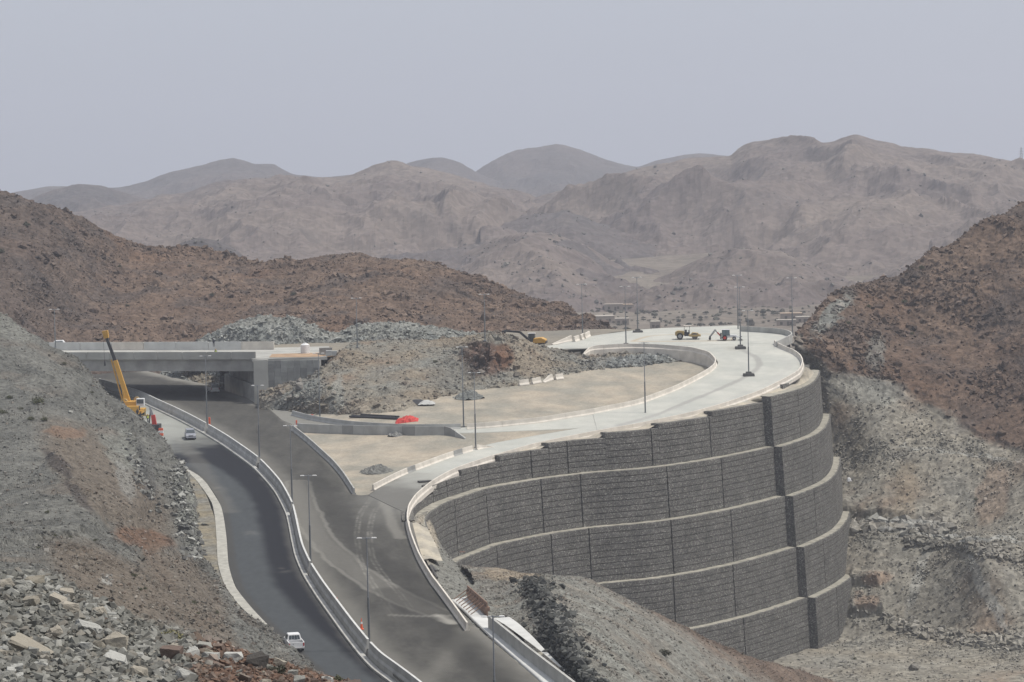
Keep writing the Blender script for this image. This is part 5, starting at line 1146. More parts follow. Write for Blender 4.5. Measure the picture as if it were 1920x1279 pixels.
# ================================================================== PLANTS
def leaf_mat(name, a_, b_):
    m, n, b = newmat(name); L = n.links.new; tc = N(n, 'ShaderNodeTexCoord'); no = N(n, 'ShaderNodeTexNoise', i_Scale=3.0, i_Detail=4.0); L(tc.outputs['Object'], no.inputs['Vector'])
    mx_ = N(n, 'ShaderNodeMix', data_type='RGBA'); mx_.inputs[6].default_value = (*a_, 1); mx_.inputs[7].default_value = (*b_, 1); L(no.outputs[0], mx_.inputs[0]); L(mx_.outputs[2], b.inputs['Base Color'])
    b.inputs['Roughness'].default_value = .8; return m
ml_g = leaf_mat('shrub_leaf', (.055, .062, .030), (.105, .105, .055)); ml_d = leaf_mat('dry_leaf', (.045, .048, .030), (.085, .082, .055)); m_tw = plain('twig', (.09, .07, .05), .9)
def shrub_mesh(seed, n=420, leaf=.16):
    r = np.random.default_rng(seed); u = r.normal(size=(n, 3)); u /= np.linalg.norm(u, axis=1)[:, None]; u[:, 2] = np.abs(u[:, 2])
    c = u * (r.random((n, 1)) ** .35) * np.array([1, 1, .8]) * (1 + .25 * np.sin(u[:, :1] * 5 + seed)); a_ = r.normal(size=(n, 3)); a_ /= np.linalg.norm(a_, axis=1)[:, None]; b_ = np.cross(a_, r.normal(size=(n, 3))); b_ /= np.linalg.norm(b_, axis=1)[:, None]
    s = r.uniform(.5, 1.2, (n, 1)) * leaf; V = np.stack([c - a_ * s, c - b_ * s * .5, c + a_ * s, c + b_ * s * .5], 1).reshape(-1, 3); return V, np.arange(4 * n).reshape(n, 4)
sh_cache = {}
def shrub(px, py, wpx, label, terr, mat=None, grp=None, p=None):
    if p is None: p, _ = on(terr, px, py, 10)
    mat = mat or ml_g; s = wpx * p[1] / FPX * .5; i = int(rng.integers(0, 5)); key = (i, mat.name)
    if key not in sh_cache:
        V, F = shrub_mesh(i); me = np_mesh('foliage', V, F, mat); data = me.data; bpy.data.objects.remove(me)
        tw = MB(); [tw.cyl((0, 0, -.1), (math.cos(a_) * .7, math.sin(a_) * .7, .55), .035, .015, 5) for a_ in np.linspace(0, 5.5, 6)]
        to = tw.build('stems', m_tw); td = to.data; bpy.data.objects.remove(to); sh_cache[key] = (data, td)
    t = thing('shrub', label, 'shrub', tuple(p), float(rng.uniform(0, 6)), grp); t.scale = (s, s, s)
    for nm, dt in zip(('foliage', 'stems'), sh_cache[key]):
        o = bpy.data.objects.new(nm, dt); COL.objects.link(o); o.parent = t
    return t
LS = ['left_slope']
for px, py, w_, lb in [(74, 748, 24, 'round green shrub, largest on the grey slope left of the crane'), (6, 765, 16, 'green shrub cut by the left edge of the photo'), (62, 778, 14, 'left one of two small green shrubs below the largest slope shrub'), (84, 779, 14, 'right one of two small green shrubs below the largest slope shrub'),
        (17, 738, 13, 'small green tuft above the shrub at the left edge'), (43, 758, 9, 'tiny olive tuft between the slope shrubs'), (123, 674, 11, 'tiny olive tuft on the crest of the grey slope just below the bridge parapet'), (179, 731, 9, 'small shrub near the cliff edge left of the crane'),
        (88, 952, 10, 'small dark shrub on the grey slope at middle left'), (107, 996, 8, 'small bush in the grey rubble slope above the terrace line'), (134, 998, 8, 'small bush right of its twin above the terrace line'), (183, 1005, 8, 'dry bush at the end of the terrace line'),
        (255, 1072, 13, 'green shrub on the brown slope beside the red gully'), (266, 1098, 10, 'left one of a pair of green tufts below the red gully'), (275, 1095, 10, 'right one of a pair of green tufts below the red gully'), (371, 1125, 12, 'olive bush on the brown slope above the gravel patch'), (374, 1141, 8, 'tiny bush beneath the olive bush'), (70, 1018, 7, 'tiny green tuft on the terrace line at far left'), (412, 1142, 10, 'dry bush near the kerb end')]:
    shrub(px, py, w_, lb, LS)
for px, py, w_, lb, tt in [(1731, 495, 13, 'olive bush standing on the skyline of the right hill', 'right_hill'), (1697, 558, 12, 'yellowish bush on the right hillside below the skyline bush', 'right_hill'), (1630, 566, 10, 'bush near the top of the right hill spur', 'right_hill'), (1588, 598, 11, 'bush on the pale left flank of the right hill', 'right_hill'), (1714, 617, 9, 'small bush in the middle of the right hillside', 'right_hill'),
        (1598, 1227, 9, 'small green tuft on the valley floor right of the gabion wall', 'right_hill'), (1827, 928, 9, 'small bush on the terraced right slope', 'right_hill'), (1764, 1275, 9, 'green tuft at the bottom edge right', 'right_hill'),
        (619, 720, 11, 'green shrub on the mound beside the pale path', 'excavated_mound'), (664, 721, 6, 'tiny dark bush right of the mound shrub', 'excavated_mound'), (726, 672, 7, 'olive tuft on the upper mound', 'excavated_mound'), (690, 662, 7, 'small bush on the mound crest', 'excavated_mound'), (820, 670, 9, 'olive bush left of the dark overhang', 'excavated_mound'),
        (1247, 1218, 26, 'large dry grey bush on the brown near mound', 'near_mound'), (1275, 1196, 9, 'small green tuft on the near mound ridge', 'near_mound'), (8, 465, 16, 'dark bush high on the brown hill at the left edge', 'brown_hill'), (225, 491, 10, 'bush on the brown hill right of the rock knob', 'brown_hill'), (353, 490, 9, 'bush near the saddle of the brown hill', 'brown_hill'), (403, 548, 12, 'olive bush on the mid brown hill above the grey rocks', 'brown_hill'), (545, 545, 12, 'bush on the brown hill above the water tank', 'brown_hill'), (243, 566, 10, 'bush above the bridge on the brown hill', 'brown_hill'), (50, 413, 16, 'wide bush near the skyline of the brown hill at left', 'brown_hill'), (560, 523, 8, 'tiny bush below the brown hill skyline', 'brown_hill')]:
    shrub(px, py, w_, lb, [tt], ml_d if tt == 'brown_hill' or w_ == 26 else ml_g)
t_ = shrub(320, 1190, 42, 'tuft of tall yellow green grass behind the big red brown boulder', ['foreground_ledge'], leaf_mat('grass_leaf', (.12, .12, .05), (.22, .20, .09))); t_.name = 'grass_tuft'; t_['category'] = 'grass tuft'
t_ = shrub(636, 1262, 26, 'small green grass tuft between boulders above the road', ['foreground_ledge']); t_.name = 'grass_tuft'; t_['category'] = 'grass tuft'
t_ = shrub(520, 1252, 34, 'grey green weed growing below the tan wedge boulder', ['foreground_ledge'], ml_d)
# desert trees in the valley: thin trunk, flat spread crown
def tree(px, py, wpx, D=None):
    V, x, y, nn = TERR['valley_floor']; j = np.argmin((x - px) ** 2 + (y - py) ** 2); p = V[j]; s = wpx * p[1] / FPX * .5
    t = thing('desert_tree', 'small grey green thorn tree on the pale valley floor beyond the plateau', 'tree', tuple(p), float(rng.uniform(0, 6)), 'thorn trees scattered over the valley floor'); t.scale = (s, s, s)
    i = int(rng.integers(0, 4)); key = ('tree', i)
    if key not in sh_cache:
        V2, F = shrub_mesh(40 + i, 260, .2); V2[:, 2] = V2[:, 2] * .75 + .45; me = np_mesh('crown', V2, F, ml_d); d1 = me.data; bpy.data.objects.remove(me)
        tw = MB().cyl((0, 0, -.15), (0, 0, .6), .09, .05, 6); to = tw.build('trunk', m_tw); d2 = to.data; bpy.data.objects.remove(to); sh_cache[key] = (d1, d2)
    for nm, dt in zip(('crown', 'trunk'), sh_cache[key]): o = bpy.data.objects.new(nm, dt); COL.objects.link(o); o.parent = t
rr = np.random.default_rng(5)
for px, py, w_ in [(1121, 585, 15), (1207, 590, 17), (1230, 589, 14), (1118, 602, 14), (1180, 622, 18), (1208, 624, 14), (1155, 618, 12), (1130, 614, 16), (1268, 615, 12), (1290, 612, 12), (1310, 614, 16), (1330, 612, 14), (1210, 602, 9), (1345, 595, 11), (1352, 588, 10), (1326, 590, 13), (1300, 592, 9), (1280, 594, 9), (1370, 590, 10), (1435, 594, 13), (1420, 588, 10), (1450, 588, 12), (1475, 594, 16), (1500, 590, 12), (1460, 605, 14), (1250, 585, 9)] + [(float(rr.uniform(1120, 1510)), float(rr.uniform(578, 612)), float(rr.uniform(5, 10))) for _ in range(70)]:
    tree(px, py, w_)

# ================================================================== VALLEY BUILDINGS, PYLON
m_roof = plain('pale_roof', (.38, .345, .29), .8); m_wallb = plain('house_wall', (.30, .255, .21), .85); m_dark = plain('dark_opening', (.10, .085, .07), .6); m_orange = plain('ochre_roof', (.33, .25, .18), .8)
def vp(px, py):
    V, x, y, nn = TERR['valley_floor']; return V[np.argmin((x - px) ** 2 + (y - py) ** 2)]
def house(px, py, wpx, h, depth, label, roof=m_roof, cat='building'):
    p = vp(px, py); w_ = wpx * p[1] / FPX; t = thing('low_building', label, cat, tuple(p), float(rng.uniform(-.1, .1)))
    MB().box((0, 0, h / 2 - .3), (w_, depth, h + .6)).build('wall', m_wallb, t); MB().box((0, 0, h + .2), (w_ + .2, depth + .2, .25)).build('roof', roof, t)
    k = max(2, int(w_ / 5))
    for i in range(k): MB().box((-w_ / 2 + (i + .5) * w_ / k, -depth / 2 - .03, h * .5), (1.1, .12, 1.2)).build('window', m_dark, t)
    MB().box((w_ * .1, -depth / 2 - .04, 1.0), (1.0, .14, 2.0)).build('door', m_dark, t)
house(1128, 606, 36, 3.2, 9, 'long low pale building in the valley right of the brown hill'); house(1165, 609, 26, 2.6, 6, 'lower pale shed beside the long valley building')
house(1232, 618, 18, 3.4, 7, 'small white flat roofed hut in the valley left of the road roller'); house(1147, 583, 34, 3.0, 8, 'distant house row with dark fronts at the mountain foot', m_wallb); house(1175, 583, 24, 3.0, 8, 'distant ochre walled house beside the house row', m_orange)
house(1487, 601, 40, 3.2, 9, 'distant building with ochre roof in front of the right hill', m_orange); house(1508, 606, 26, 2.6, 6, 'distant building with white roof strip at the right hill foot'); house(1475, 611, 36, 2.4, 5, 'lower white roofed shed left of the right hill')
m_yel_dist = m_pole
def pylon():
    p = P(1915, 309, 3680); t = thing('pylon', 'tiny lattice transmission pylon on the far right mountain skyline', 'pylon', tuple(p)); mb = MB(); H = 24
    for sx in (-1, 1):
        for sy in (-1, 1): mb.cyl((sx * 3, sy * 3, -4), (sx * .4, sy * .4, H), .28, .2, 5)
    for k in range(7):
        z0 = k * 3.4; w0 = 3 - 2.6 * (z0 + 4) / (H + 4); z1 = z0 + 3.4; w1 = 3 - 2.6 * (z1 + 4) / (H + 4)
        for s in (-1, 1): mb.cyl((-w0, s * w0, z0), (w1, s * w1, z1), .15, .15, 4); mb.cyl((w0, s * w0, z0), (-w1, s * w1, z1), .15, .15, 4)
    mb.build('lattice', m_pole, t); a_ = MB(); [a_.cyl((-w_, 0, z), (w_, 0, z), .2, .2, 5) for w_, z in ((4.5, 15), (4, 18.5), (3, 22))]; a_.build('cross_arm', m_pole, t)
pylon()
# ================================================================== VEHICLES AND SITE ITEMS
def paint(name, col, rough=.35, metal=0.): 
    m = plain(name, col, rough, metal, var=.07, scale=1.5, spec=.5); return m
m_silver = paint('silver_paint', (.30, .31, .34), .35, .3); m_wpaint = paint('white_paint', (.62, .62, .61), .4); m_glass = paint('dark_glass', (.05, .06, .065), .12); m_tyre = plain('tyre_rubber', (.022, .022, .022), .9); m_rim = paint('wheel_rim', (.30, .30, .30), .4, .4)
m_yel = paint('machine_yellow', (.50, .27, .035), .5); m_yeld = paint('roller_yellow', (.34, .245, .10), .7); m_blk = plain('black_steel', (.03, .03, .032), .6); m_red = paint('red_paint', (.42, .035, .022), .5); m_lamp = paint('clear_lamp', (.6, .6, .58), .2); m_tail = paint('tail_lamp', (.35, .02, .02), .3); m_orp = paint('orange_plastic', (.62, .10, .035), .5)
m_skin = plain('skin', (.22, .13, .09), .7); m_navy = plain('dark_workwear', (.03, .032, .04), .9); m_hivis = plain('hi_vis_vest', (.42, .50, .06), .8)
def heading(p0, p1, fn=G):
    a_, b_ = GP(p0[0], p0[1], fn), GP(p1[0], p1[1], fn); return math.atan2(b_[1] - a_[1], b_[0] - a_[0])
def wheel(par, x, y, r, w_=.24):
    o = MB().cyl((x, y - w_ / 2, r), (x, y + w_ / 2, r), r, r, 18).build('wheel', m_tyre, par); MB().cyl((x, y - w_ / 2 - .012, r), (x, y + w_ / 2 + .012, r), r * .58, r * .58, 12).build('rim', m_rim, o); return o
def glass_panel(par, pts, name='window'):
    mb = MB(); mb.add(pts, [tuple(range(len(pts)))]); o = mb.build(name, m_glass, par); s = o.modifiers.new('thick', 'SOLIDIFY'); s.thickness = .03; return o
def car(name, label, cat, loc, rz, Lg, W, H, paintm, lower, cabin, wheels, wr, glass):
    t = thing(name, label, cat, loc, rz); hw = W / 2
    n_ = len(lower); MB().prism(lower, -hw, hw, [(i, .06) for i in range(n_) if lower[i][1] > .7]).build('body', paintm, t, .05)
    MB().prism(cabin, -hw + .06, hw - .06, [(i, .18) for i in range(len(cabin)) if cabin[i][1] > H - .25]).build('cabin', paintm, t, .04)
    for x in wheels:
        for s in (-1, 1): wheel(t, x, s * (hw - .1), wr)
    return t, hw
# silver people carrier on the service road
p = GP(357, 823, GL); rz = heading((352, 812), (366, 850), GL)
lower = [(2.35, .30), (2.40, .62), (2.25, .86), (1.25, 1.02), (-2.1, 1.05), (-2.3, .85), (-2.32, .30)]
cab = [(1.35, .98), (.45, 1.66), (-1.75, 1.70), (-2.15, 1.0)]
t, hw = car('silver_car', 'silver minivan driving towards the camera on the service road', 'car', tuple(p + [0, 0, .09]), rz, 4.7, 1.85, 1.7, m_silver, lower, cab, (1.5, -1.4), .34, None)
g_ = lambda pts, nm='window': glass_panel(t, pts, nm)
g_([(1.24, -.78, 1.10), (1.24, .78, 1.10), (.56, .64, 1.60), (.56, -.64, 1.60)], 'windshield'); g_([(-2.13, .74, 1.12), (-2.13, -.74, 1.12), (-1.86, -.62, 1.58), (-1.86, .62, 1.58)], 'rear_window')
for s in (-1, 1):
    for x0, x1 in ((.85, .05), (-.02, -.95), (-1.02, -1.75)): g_([(x0, s * (hw - .075), 1.12), (x1, s * (hw - .075), 1.12), (x1, s * (hw - .19), 1.58), (min(x0, .5), s * (hw - .19), 1.58)])
    MB().box((2.3, s * .68, .72), (.14, .36, .18)).build('headlight', m_lamp, t, .02); MB().box((.95, s * (hw + .08), 1.1), (.14, .2, .14)).build('mirror', m_silver, t, .02)
MB().box((2.38, 0, .66), (.06, .8, .16)).build('grille', m_blk, t); MB().box((2.36, 0, .38), (.12, 1.7, .2)).build('bumper', m_silver, t, .03)
# white van beside the abutment
p = GP(400, 737, G); rz = heading((408, 737), (384, 724), G)
lower = [(2.35, .35), (2.42, .75), (2.2, 1.05), (-2.35, 1.10), (-2.38, .35)]; cab = [(2.15, 1.02), (1.35, 1.95), (-2.25, 2.0), (-2.34, 1.05)]
t, hw = car('white_van', 'white minibus seen from behind beside the bridge abutment', 'van', tuple(p + [0, 0, .11]), rz, 4.8, 1.8, 2.0, m_wpaint, lower, cab, (1.5, -1.45), .36, None)
g_([(2.05, -.75, 1.15), (2.05, .75, 1.15), (1.45, .62, 1.86), (1.45, -.62, 1.86)], 'windshield'); g_([(-2.36, .76, 1.15), (-2.36, -.76, 1.15), (-2.30, -.62, 1.85), (-2.30, .62, 1.85)], 'rear_window')
for s in (-1, 1):
    for x0, x1 in ((1.5, .6), (.5, -.8), (-.9, -2.1)): g_([(x0, s * (hw - .07), 1.2), (x1, s * (hw - .07), 1.2), (x1, s * (hw - .17), 1.8), (min(x0, 1.3), s * (hw - .17), 1.8)])
    MB().box((-2.38, s * .78, .95), (.06, .14, .5)).build('tail_light', m_tail, t)
MB().box((-2.40, 0, .45), (.14, 1.75, .22)).build('bumper', m_wpaint, t, .03); MB().box((-2.40, 0, .8), (.02, .5, .13)).build('number_plate', m_lamp, t)
# white pickup leaving up the service road
p = GP(551, 1218, GL); rz = heading((563, 1232), (536, 1196), GL)
lower = [(2.5, .42), (2.55, .80), (2.4, 1.0), (1.3, 1.10), (.72, 1.12), (.72, .55), (-2.45, .55), (-2.45, .42)]
cab = [(1.35, 1.05), (.72, 1.72), (-.55, 1.72), (-.72, 1.05)]
t, hw = car('white_pickup', 'white double cab pickup truck with open bed, half hidden by the slope', 'pickup truck', tuple(p + [0, 0, .09]), rz, 5.1, 1.75, 1.75, m_wpaint, lower, cab, (1.55, -1.45), .38, None)
bd = MB()
for s in (-1, 1): bd.box((-.85, s * (hw - .05), .82), (3.2, .1, .62))
bd.box((-2.42, 0, .80), (.08, 1.72, .58)); bd.box((-.70, 0, .82), (.08, 1.66, .6)); bd.build('bed_side', m_wpaint, t, .01); MB().box((-1.55, 0, .60), (1.62, 1.56, .04)).build('bed_floor', m_blk, t)
MB().prism([(.72, .5), (.72, 1.1), (-.70, 1.1), (-.70, .5)], -hw + .01, hw - .01).build('door_panel', m_wpaint, t, .03)
g_([(1.24, -.70, 1.14), (1.24, .70, 1.14), (.82, .58, 1.64), (.82, -.58, 1.64)], 'windshield')
for k in range(4): y0 = -.62 + k * .32; g_([(-.722, y0, 1.16), (-.722, y0 + .27, 1.16), (-.62, y0 * .88 + .25, 1.6), (-.62, y0 * .88, 1.6)], 'rear_window')
for s in (-1, 1):
    for x0, x1 in ((.9, .15), (.08, -.55)): g_([(x0, s * (hw - .065), 1.15), (x1, s * (hw - .065), 1.15), (x1, s * (hw - .17), 1.6), (min(x0, .68), s * (hw - .17), 1.6)])
    MB().box((-2.47, s * .78, .85), (.05, .14, .32)).build('tail_light', m_tail, t)
MB().box((-2.55, 0, .48), (.14, 1.7, .16)).build('bumper', m_rim, t, .02); MB().box((-2.47, .35, .93), (.02, .1, .06)).build('handle', m_blk, t)
# white car roof behind the left bridge parapet
p = P(115, 652, 571); p[2] = -.45
t, hw = car('parked_car', 'white car mostly hidden behind the left end of the bridge parapet', 'car', tuple(p), 0.05, 4.4, 1.8, 1.5, m_wpaint, [(2.15, .3), (2.2, .65), (2.0, .85), (-2.1, .95), (-2.2, .3)], [(1.1, .8), (.4, 1.72), (-1.3, 1.72), (-1.9, .9)], (1.35, -1.3), .33, None)
for s in (-1, 1): g_([(.75, s * (hw - .07), .98), (-1.3, s * (hw - .07), .98), (-1.1, s * (hw - .2), 1.5), (.35, s * (hw - .2), 1.5)])

# mobile crane
b0 = GP(247, 792, GL); b0[1] = 512; b0 = P(247, 788, 512); b0[2] = float(GL(0, 512)) + .1
t = thing('mobile_crane', 'yellow truck crane with raised telescopic boom, standing behind the left slope under the bridge', 'crane', tuple(b0), 0.)
W_ = lambda px, py, D=512.: tuple(P(px, py, D) - b0)
MB().box((.6, 0, 1.15), (3.6, 6.4, .7), rz=0).box((.8, -3.6, 1.6), (2.4, 1.2, 1.6)).build('carrier', m_yel, t, .05)
MB().box((1.0, -4.1, 2.0), (2.5, .08, .8)).build('cab_window', m_glass, t); 
for sx in (-1, 1):
    for yy in (-3.2, -1.2, 1.4, 2.8): MB().cyl((.6 + sx * 1.5 - .2, yy, .55), (.6 + sx * 1.5 + .2, yy, .55), .55, .55, 16).build('wheel', m_tyre, t)
MB().box((.1, -.6, 2.5), (2.6, 2.6, 1.3)).build('turntable', m_yel, t, .06); MB().box((2.0, -1.3, 2.9), (1.5, 1.4, 1.5)).build('operator_cab', m_wpaint, t, .05); MB().box((2.0, -2.02, 3.1), (1.3, .05, .8)).build('window', m_glass, t)
MB().cyl((-1.2, -1.6, 2.9), (-1.2, -.4, 2.9), .75, .75, 18).cyl((1.0, .2, 3.3), (1.0, .9, 3.3), .55, .55, 16).build('winch_drum', m_yeld, t)
MB().box((-1.1, -2.0, 3.2), (.3, .3, 4.4), ry=-.05).build('lifting_cylinder', m_yel, t)
B0, B1, B2, B3 = map(Vector, (W_(246, 770), W_(216, 676), W_(200, 634), W_(198, 624)))
def beam(a_, b_, w0, w1, nm, mat, par):
    d = b_ - a_; q = d.to_track_quat('Z', 'Y'); L_ = d.length; mb = MB(); vs = []
    for z, ww in ((0, w0), (L_, w1)):
        for x, y in ((-1, -1), (1, -1), (1, 1), (-1, 1)): vs.append(a_ + q @ Vector((x * ww / 2, y * ww / 2, z)))
    mb.add(vs, [(3, 2, 1, 0), (4, 5, 6, 7), (0, 1, 5, 4), (1, 2, 6, 5), (2, 3, 7, 6), (3, 0, 4, 7)]); return mb.build(nm, mat, par, .03)
beam(B0, B1, .95, .8, 'boom', m_yel, t); beam(B1 - (B1 - B0) * .02, B2, .62, .52, 'boom_extension', m_blk, t); bh = beam(B2, B3 + Vector((-.1, 0, .4)), .9, 1.1, 'boom_head', m_yel, t); beam(B0 + Vector((-1.3, 0, .6)), B1 + Vector((-.75, 0, .2)), .28, .28, 'jib_rail', m_yel, t)
MB().cyl(tuple(B3 + Vector((-.5, -.2, 0))), tuple(B3 + Vector((-.3, -.2, -5.5))), .03, .03, 6).build('hoist_rope', m_blk, t); MB().box(tuple(B3 + Vector((-.3, -.2, -5.9))), (.35, .3, .9), taper=.6).build('hook_block', m_blk, t, .03)
MB().box((2.9, -3.4, .5), (1.6, .5, .16)).box((3.6, -3.4, .35), (.7, .7, .5)).box((3.1, -3.4, 1.1), (.2, .3, 1.4)).build('outrigger', m_yeld, t)
# red loader crane arm and red white traffic barrier on the shoulder
b1 = P(291, 818, 492); b1[2] = float(GL(0, 492)) + .1; t = thing('loader_crane', 'red folded loader crane arm with grey tip rising behind the cliff edge', 'loader crane', tuple(b1)); W1_ = lambda px, py: Vector(tuple(P(px, py, 492.) - b1))
beam(W1_(292, 812), W1_(287, 778), .95, .7, 'arm', m_red, t); beam(W1_(286, 780), W1_(281, 763), .55, .35, 'arm_tip', m_rim, t); beam(W1_(280, 795), W1_(282, 768), .22, .2, 'hydraulic_ram', m_blk, t)
MB().box((-.3, 0, .7), (2.6, 3.4, .9)).build('chassis', m_blk, t, .05); [MB().cyl((sx * 1.1 - .3 - .18, yy, .45), (sx * 1.1 - .3 + .18, yy, .45), .45, .45, 14).build('wheel', m_tyre, t) for sx in (-1, 1) for yy in (-1.1, 1.1)]
def road_block(px, py, fn, label, wpx=9, mats=(m_orp, m_wpaint), n=2, h=1.0):
    p = GP(px, py, fn); w_ = wpx * p[1] / FPX; t = thing('traffic_barrier', label, 'traffic barrier', tuple(p + [0, 0, .1]), float(rng.uniform(-.4, .4)))
    for i in range(n): MB().prism([(-w_ / 2, h * i / n), (w_ / 2, h * i / n), (w_ / 2 - .04, h * (i + 1) / n - .01), (-w_ / 2 + .04, h * (i + 1) / n - .01)], -.25 + .06 * i, .25 - .06 * i).build('panel', mats[i % 2], t, .02)
    return t
road_block(302, 818, GL, 'orange and white traffic barrier at the cliff edge left of the silver car', 9, n=3, h=1.4)
road_block(393, 797, G, 'orange block on the median barrier next to the lamp by the silver car', 4, (m_orp, m_orp), 2, 1.35)
road_block(585, 785, G, 'small red block on the ground at the start of the slip road', 4, (m_red, m_red), 1, .7)
road_block(556, 799, G, 'small red block at the left end of the grey block wall', 3, (m_red, m_orp), 2, 1.0)
# traffic cones
def cone(px, py, label, h=.9):
    p = GP(px, py, G); t = thing('traffic_cone', label, 'traffic cone', tuple(p + [0, 0, .1])); MB().box((0, 0, .04), (.5, .5, .08)).build('base', m_orp, t); MB().cyl((0, 0, .08), (0, 0, h), .17, .03, 14).build('cone', m_orp, t); MB().cyl((0, 0, h * .5), (0, 0, h * .68), .118, .085, 14).build('stripe', m_wpaint, t)
cone(678, 1182, 'leaning orange traffic cone beside the nearest lamp on the main road', 1.3); cone(632, 1134, 'orange cone behind the median barrier left of the tall cone', .8)
# red white bag on the wall end
o = MB().box((0, 0, .4), (1.0, .7, .8), taper=.6).build('cement_bag', m_wpaint, None, .12); o.location = tuple(P(1592, 903, 530)); tag(o, 'white and orange bag lying on the slope at the right end of the wall', 'bag')

# yellow road roller on the plateau
p = GP(1289, 638, G); t = thing('road_roller', 'yellow soil compactor roller with canopy on the paved plateau', 'road roller', tuple(p + [0, 0, .22]), R(-4)); t.scale = (.88,) * 3
MB().prism([(-2.9, 1.0), (-2.9, 1.75), (-2.3, 2.1), (-.75, 2.0), (-.75, .95), (-2.0, .6)], -.85, .85).build('engine_hood', m_yeld, t, .08)
for s in (-1, 1): wheel(t, -1.75, s * 1.0, .78, .5)
dr = MB().cyl((1.75, -1.0, .76), (1.75, 1.0, .76), .76, .76, 24).build('drum', plain('worn_steel', (.12, .11, .10), .5, .5), t)
fr = MB(); [fr.box((1.75, s * 1.12, .85), (2.6, .14, .42)) for s in (-1, 1)]; fr.box((.45, 0, 1.0), (.3, 2.3, .5)); fr.box((3.05, 0, .85), (.22, 2.3, .42)); fr.prism([(.7, 1.05), (2.9, .95), (2.5, 1.45), (1.2, 1.6)], -.9, .9); fr.build('drum_frame', m_yeld, t, .04)
MB().box((-.1, 0, 1.2), (1.3, 1.3, .9)).box((-.35, 0, 1.9), (.5, .5, .7)).box((.35, 0, 1.85), (.2, .7, .6)).build('operator_platform', m_blk, t, .04)
cp = MB(); [cp.box((x, y, 2.4), (.08, .08, 1.6)) for x in (-.7, .55) for y in (-.6, .6)]; cp.build('canopy_post', m_blk, t); MB().box((.1, 0, 3.22), (1.9, 1.5, .1)).box((1.3, 0, 3.35), (.3, .3, .3)).build('canopy', m_bar_w, t, .03)
# white backhoe loader
p = GP(1366, 640, G); t = thing('backhoe_loader', 'white backhoe loader with cab, front bucket to the right and digging arm to the left', 'backhoe loader', tuple(p + [0, 0, .22]), R(-3)); t.scale = (.76,) * 3
MB().prism([(-1.6, .7), (-1.6, 1.5), (.3, 1.55), (2.2, 1.45), (2.35, .8)], -.55, .55).build('hood', m_wpaint, t, .06)
MB().prism([(-1.75, 1.3), (-1.65, 2.85), (.15, 2.85), (.45, 1.3)], -.66, .66).build('cab', paint('tinted_glass', (.13, .17, .17), .15), t, .04); MB().box((-.75, 0, 2.93), (2.1, 1.65, .12)).build('cab_roof', m_wpaint, t, .04)
cf = MB(); [cf.box((x, y, 2.1), (.09, .09, 1.6)) for x in (-1.7, -.7, .28) for y in (-.76, .76)]; cf.build('cab_frame', m_blk, t)
for s in (-1, 1): o = wheel(t, -1.05, s * .95, .72, .42); o.children[0].data.materials[0] = m_red; wheel(t, 1.55, s * .85, .5, .34)
MB().box((-2.05, 0, 1.2), (.35, 2.1, 1.7)).build('stabiliser_frame', m_blk, t); beam(Vector((-2.2, 0, 1.3)), Vector((-3.0, 0, 2.2)), .4, .35, 'kingpost', m_red, t)
beam(Vector((-2.9, 0, 1.9)), Vector((-3.6, 0, 3.0)), .32, .3, 'boom', m_rim, t); beam(Vector((-3.6, 0, 3.0)), Vector((-5.0, 0, 1.2)), .3, .26, 'dipper_arm', m_rim, t); beam(Vector((-3.5, .3, 2.6)), Vector((-4.9, .3, 1.0)), .14, .14, 'hydraulic_ram', m_blk, t)
MB().prism([(-5.2, 1.3), (-4.8, 1.15), (-4.75, .35), (-5.0, .1), (-5.4, .35)], -.35, .35).build('digging_bucket', m_blk, t, .03)
la = MB(); [la.box((2.3, s * .62, .95), (2.0, .14, .26), ry=.25) for s in (-1, 1)]; la.build('loader_arm', m_wpaint, t, .02); MB().prism([(3.0, .1), (3.9, .08), (3.5, .3), (3.35, .75), (3.7, 1.05), (3.1, 1.05)], -1.15, 1.15).build('front_bucket', plain('bucket_steel', (.13, .12, .11), .5, .4), t, .03)
# water drums behind the backhoe and puddled water sacks
# yellow excavator behind the mound
p = GP(1004, 654, G); t = thing('excavator', 'yellow wheeled excavator with dark cab and arm, half sunk behind the mound', 'excavator', tuple(p + [0, 0, .2]), R(172)); t.scale = (1.0,) * 3
MB().prism([(-2.2, 1.0), (-2.3, 1.7), (-1.4, 2.15), (.2, 2.0), (.4, 1.0)], -1.25, 1.25).build('upper_body', m_yel, t, .08); MB().box((-2.0, 0, 1.15), (.8, 2.4, .5)).build('counterweight', m_blk, t, .06)
MB().prism([(.1, 1.2), (.1, 2.9), (1.4, 2.9), (1.7, 1.2)], -1.2, .0).build('cab', m_glass, t, .05); MB().box((.75, -.6, 2.97), (1.5, 1.3, .1)).build('cab_roof', m_wpaint, t, .02)
for s in (-1, 1):
    for x in (-1.3, 1.3): wheel(t, x, s * 1.05, .5, .4)
MB().box((0, 0, .8), (3.2, 1.4, .4)).build('chassis', m_blk, t, .04)
beam(Vector((1.2, .3, 1.6)), Vector((3.1, .3, 3.3)), .5, .45, 'boom', m_blk, t); beam(Vector((3.1, .3, 3.3)), Vector((6.4, .3, 3.6)), .42, .35, 'dipper_arm', m_blk, t); MB().prism([(6.0, 3.6), (6.8, 3.7), (6.9, 2.9), (6.2, 2.7)], -.2, .8).build('bucket', m_blk, t, .03)

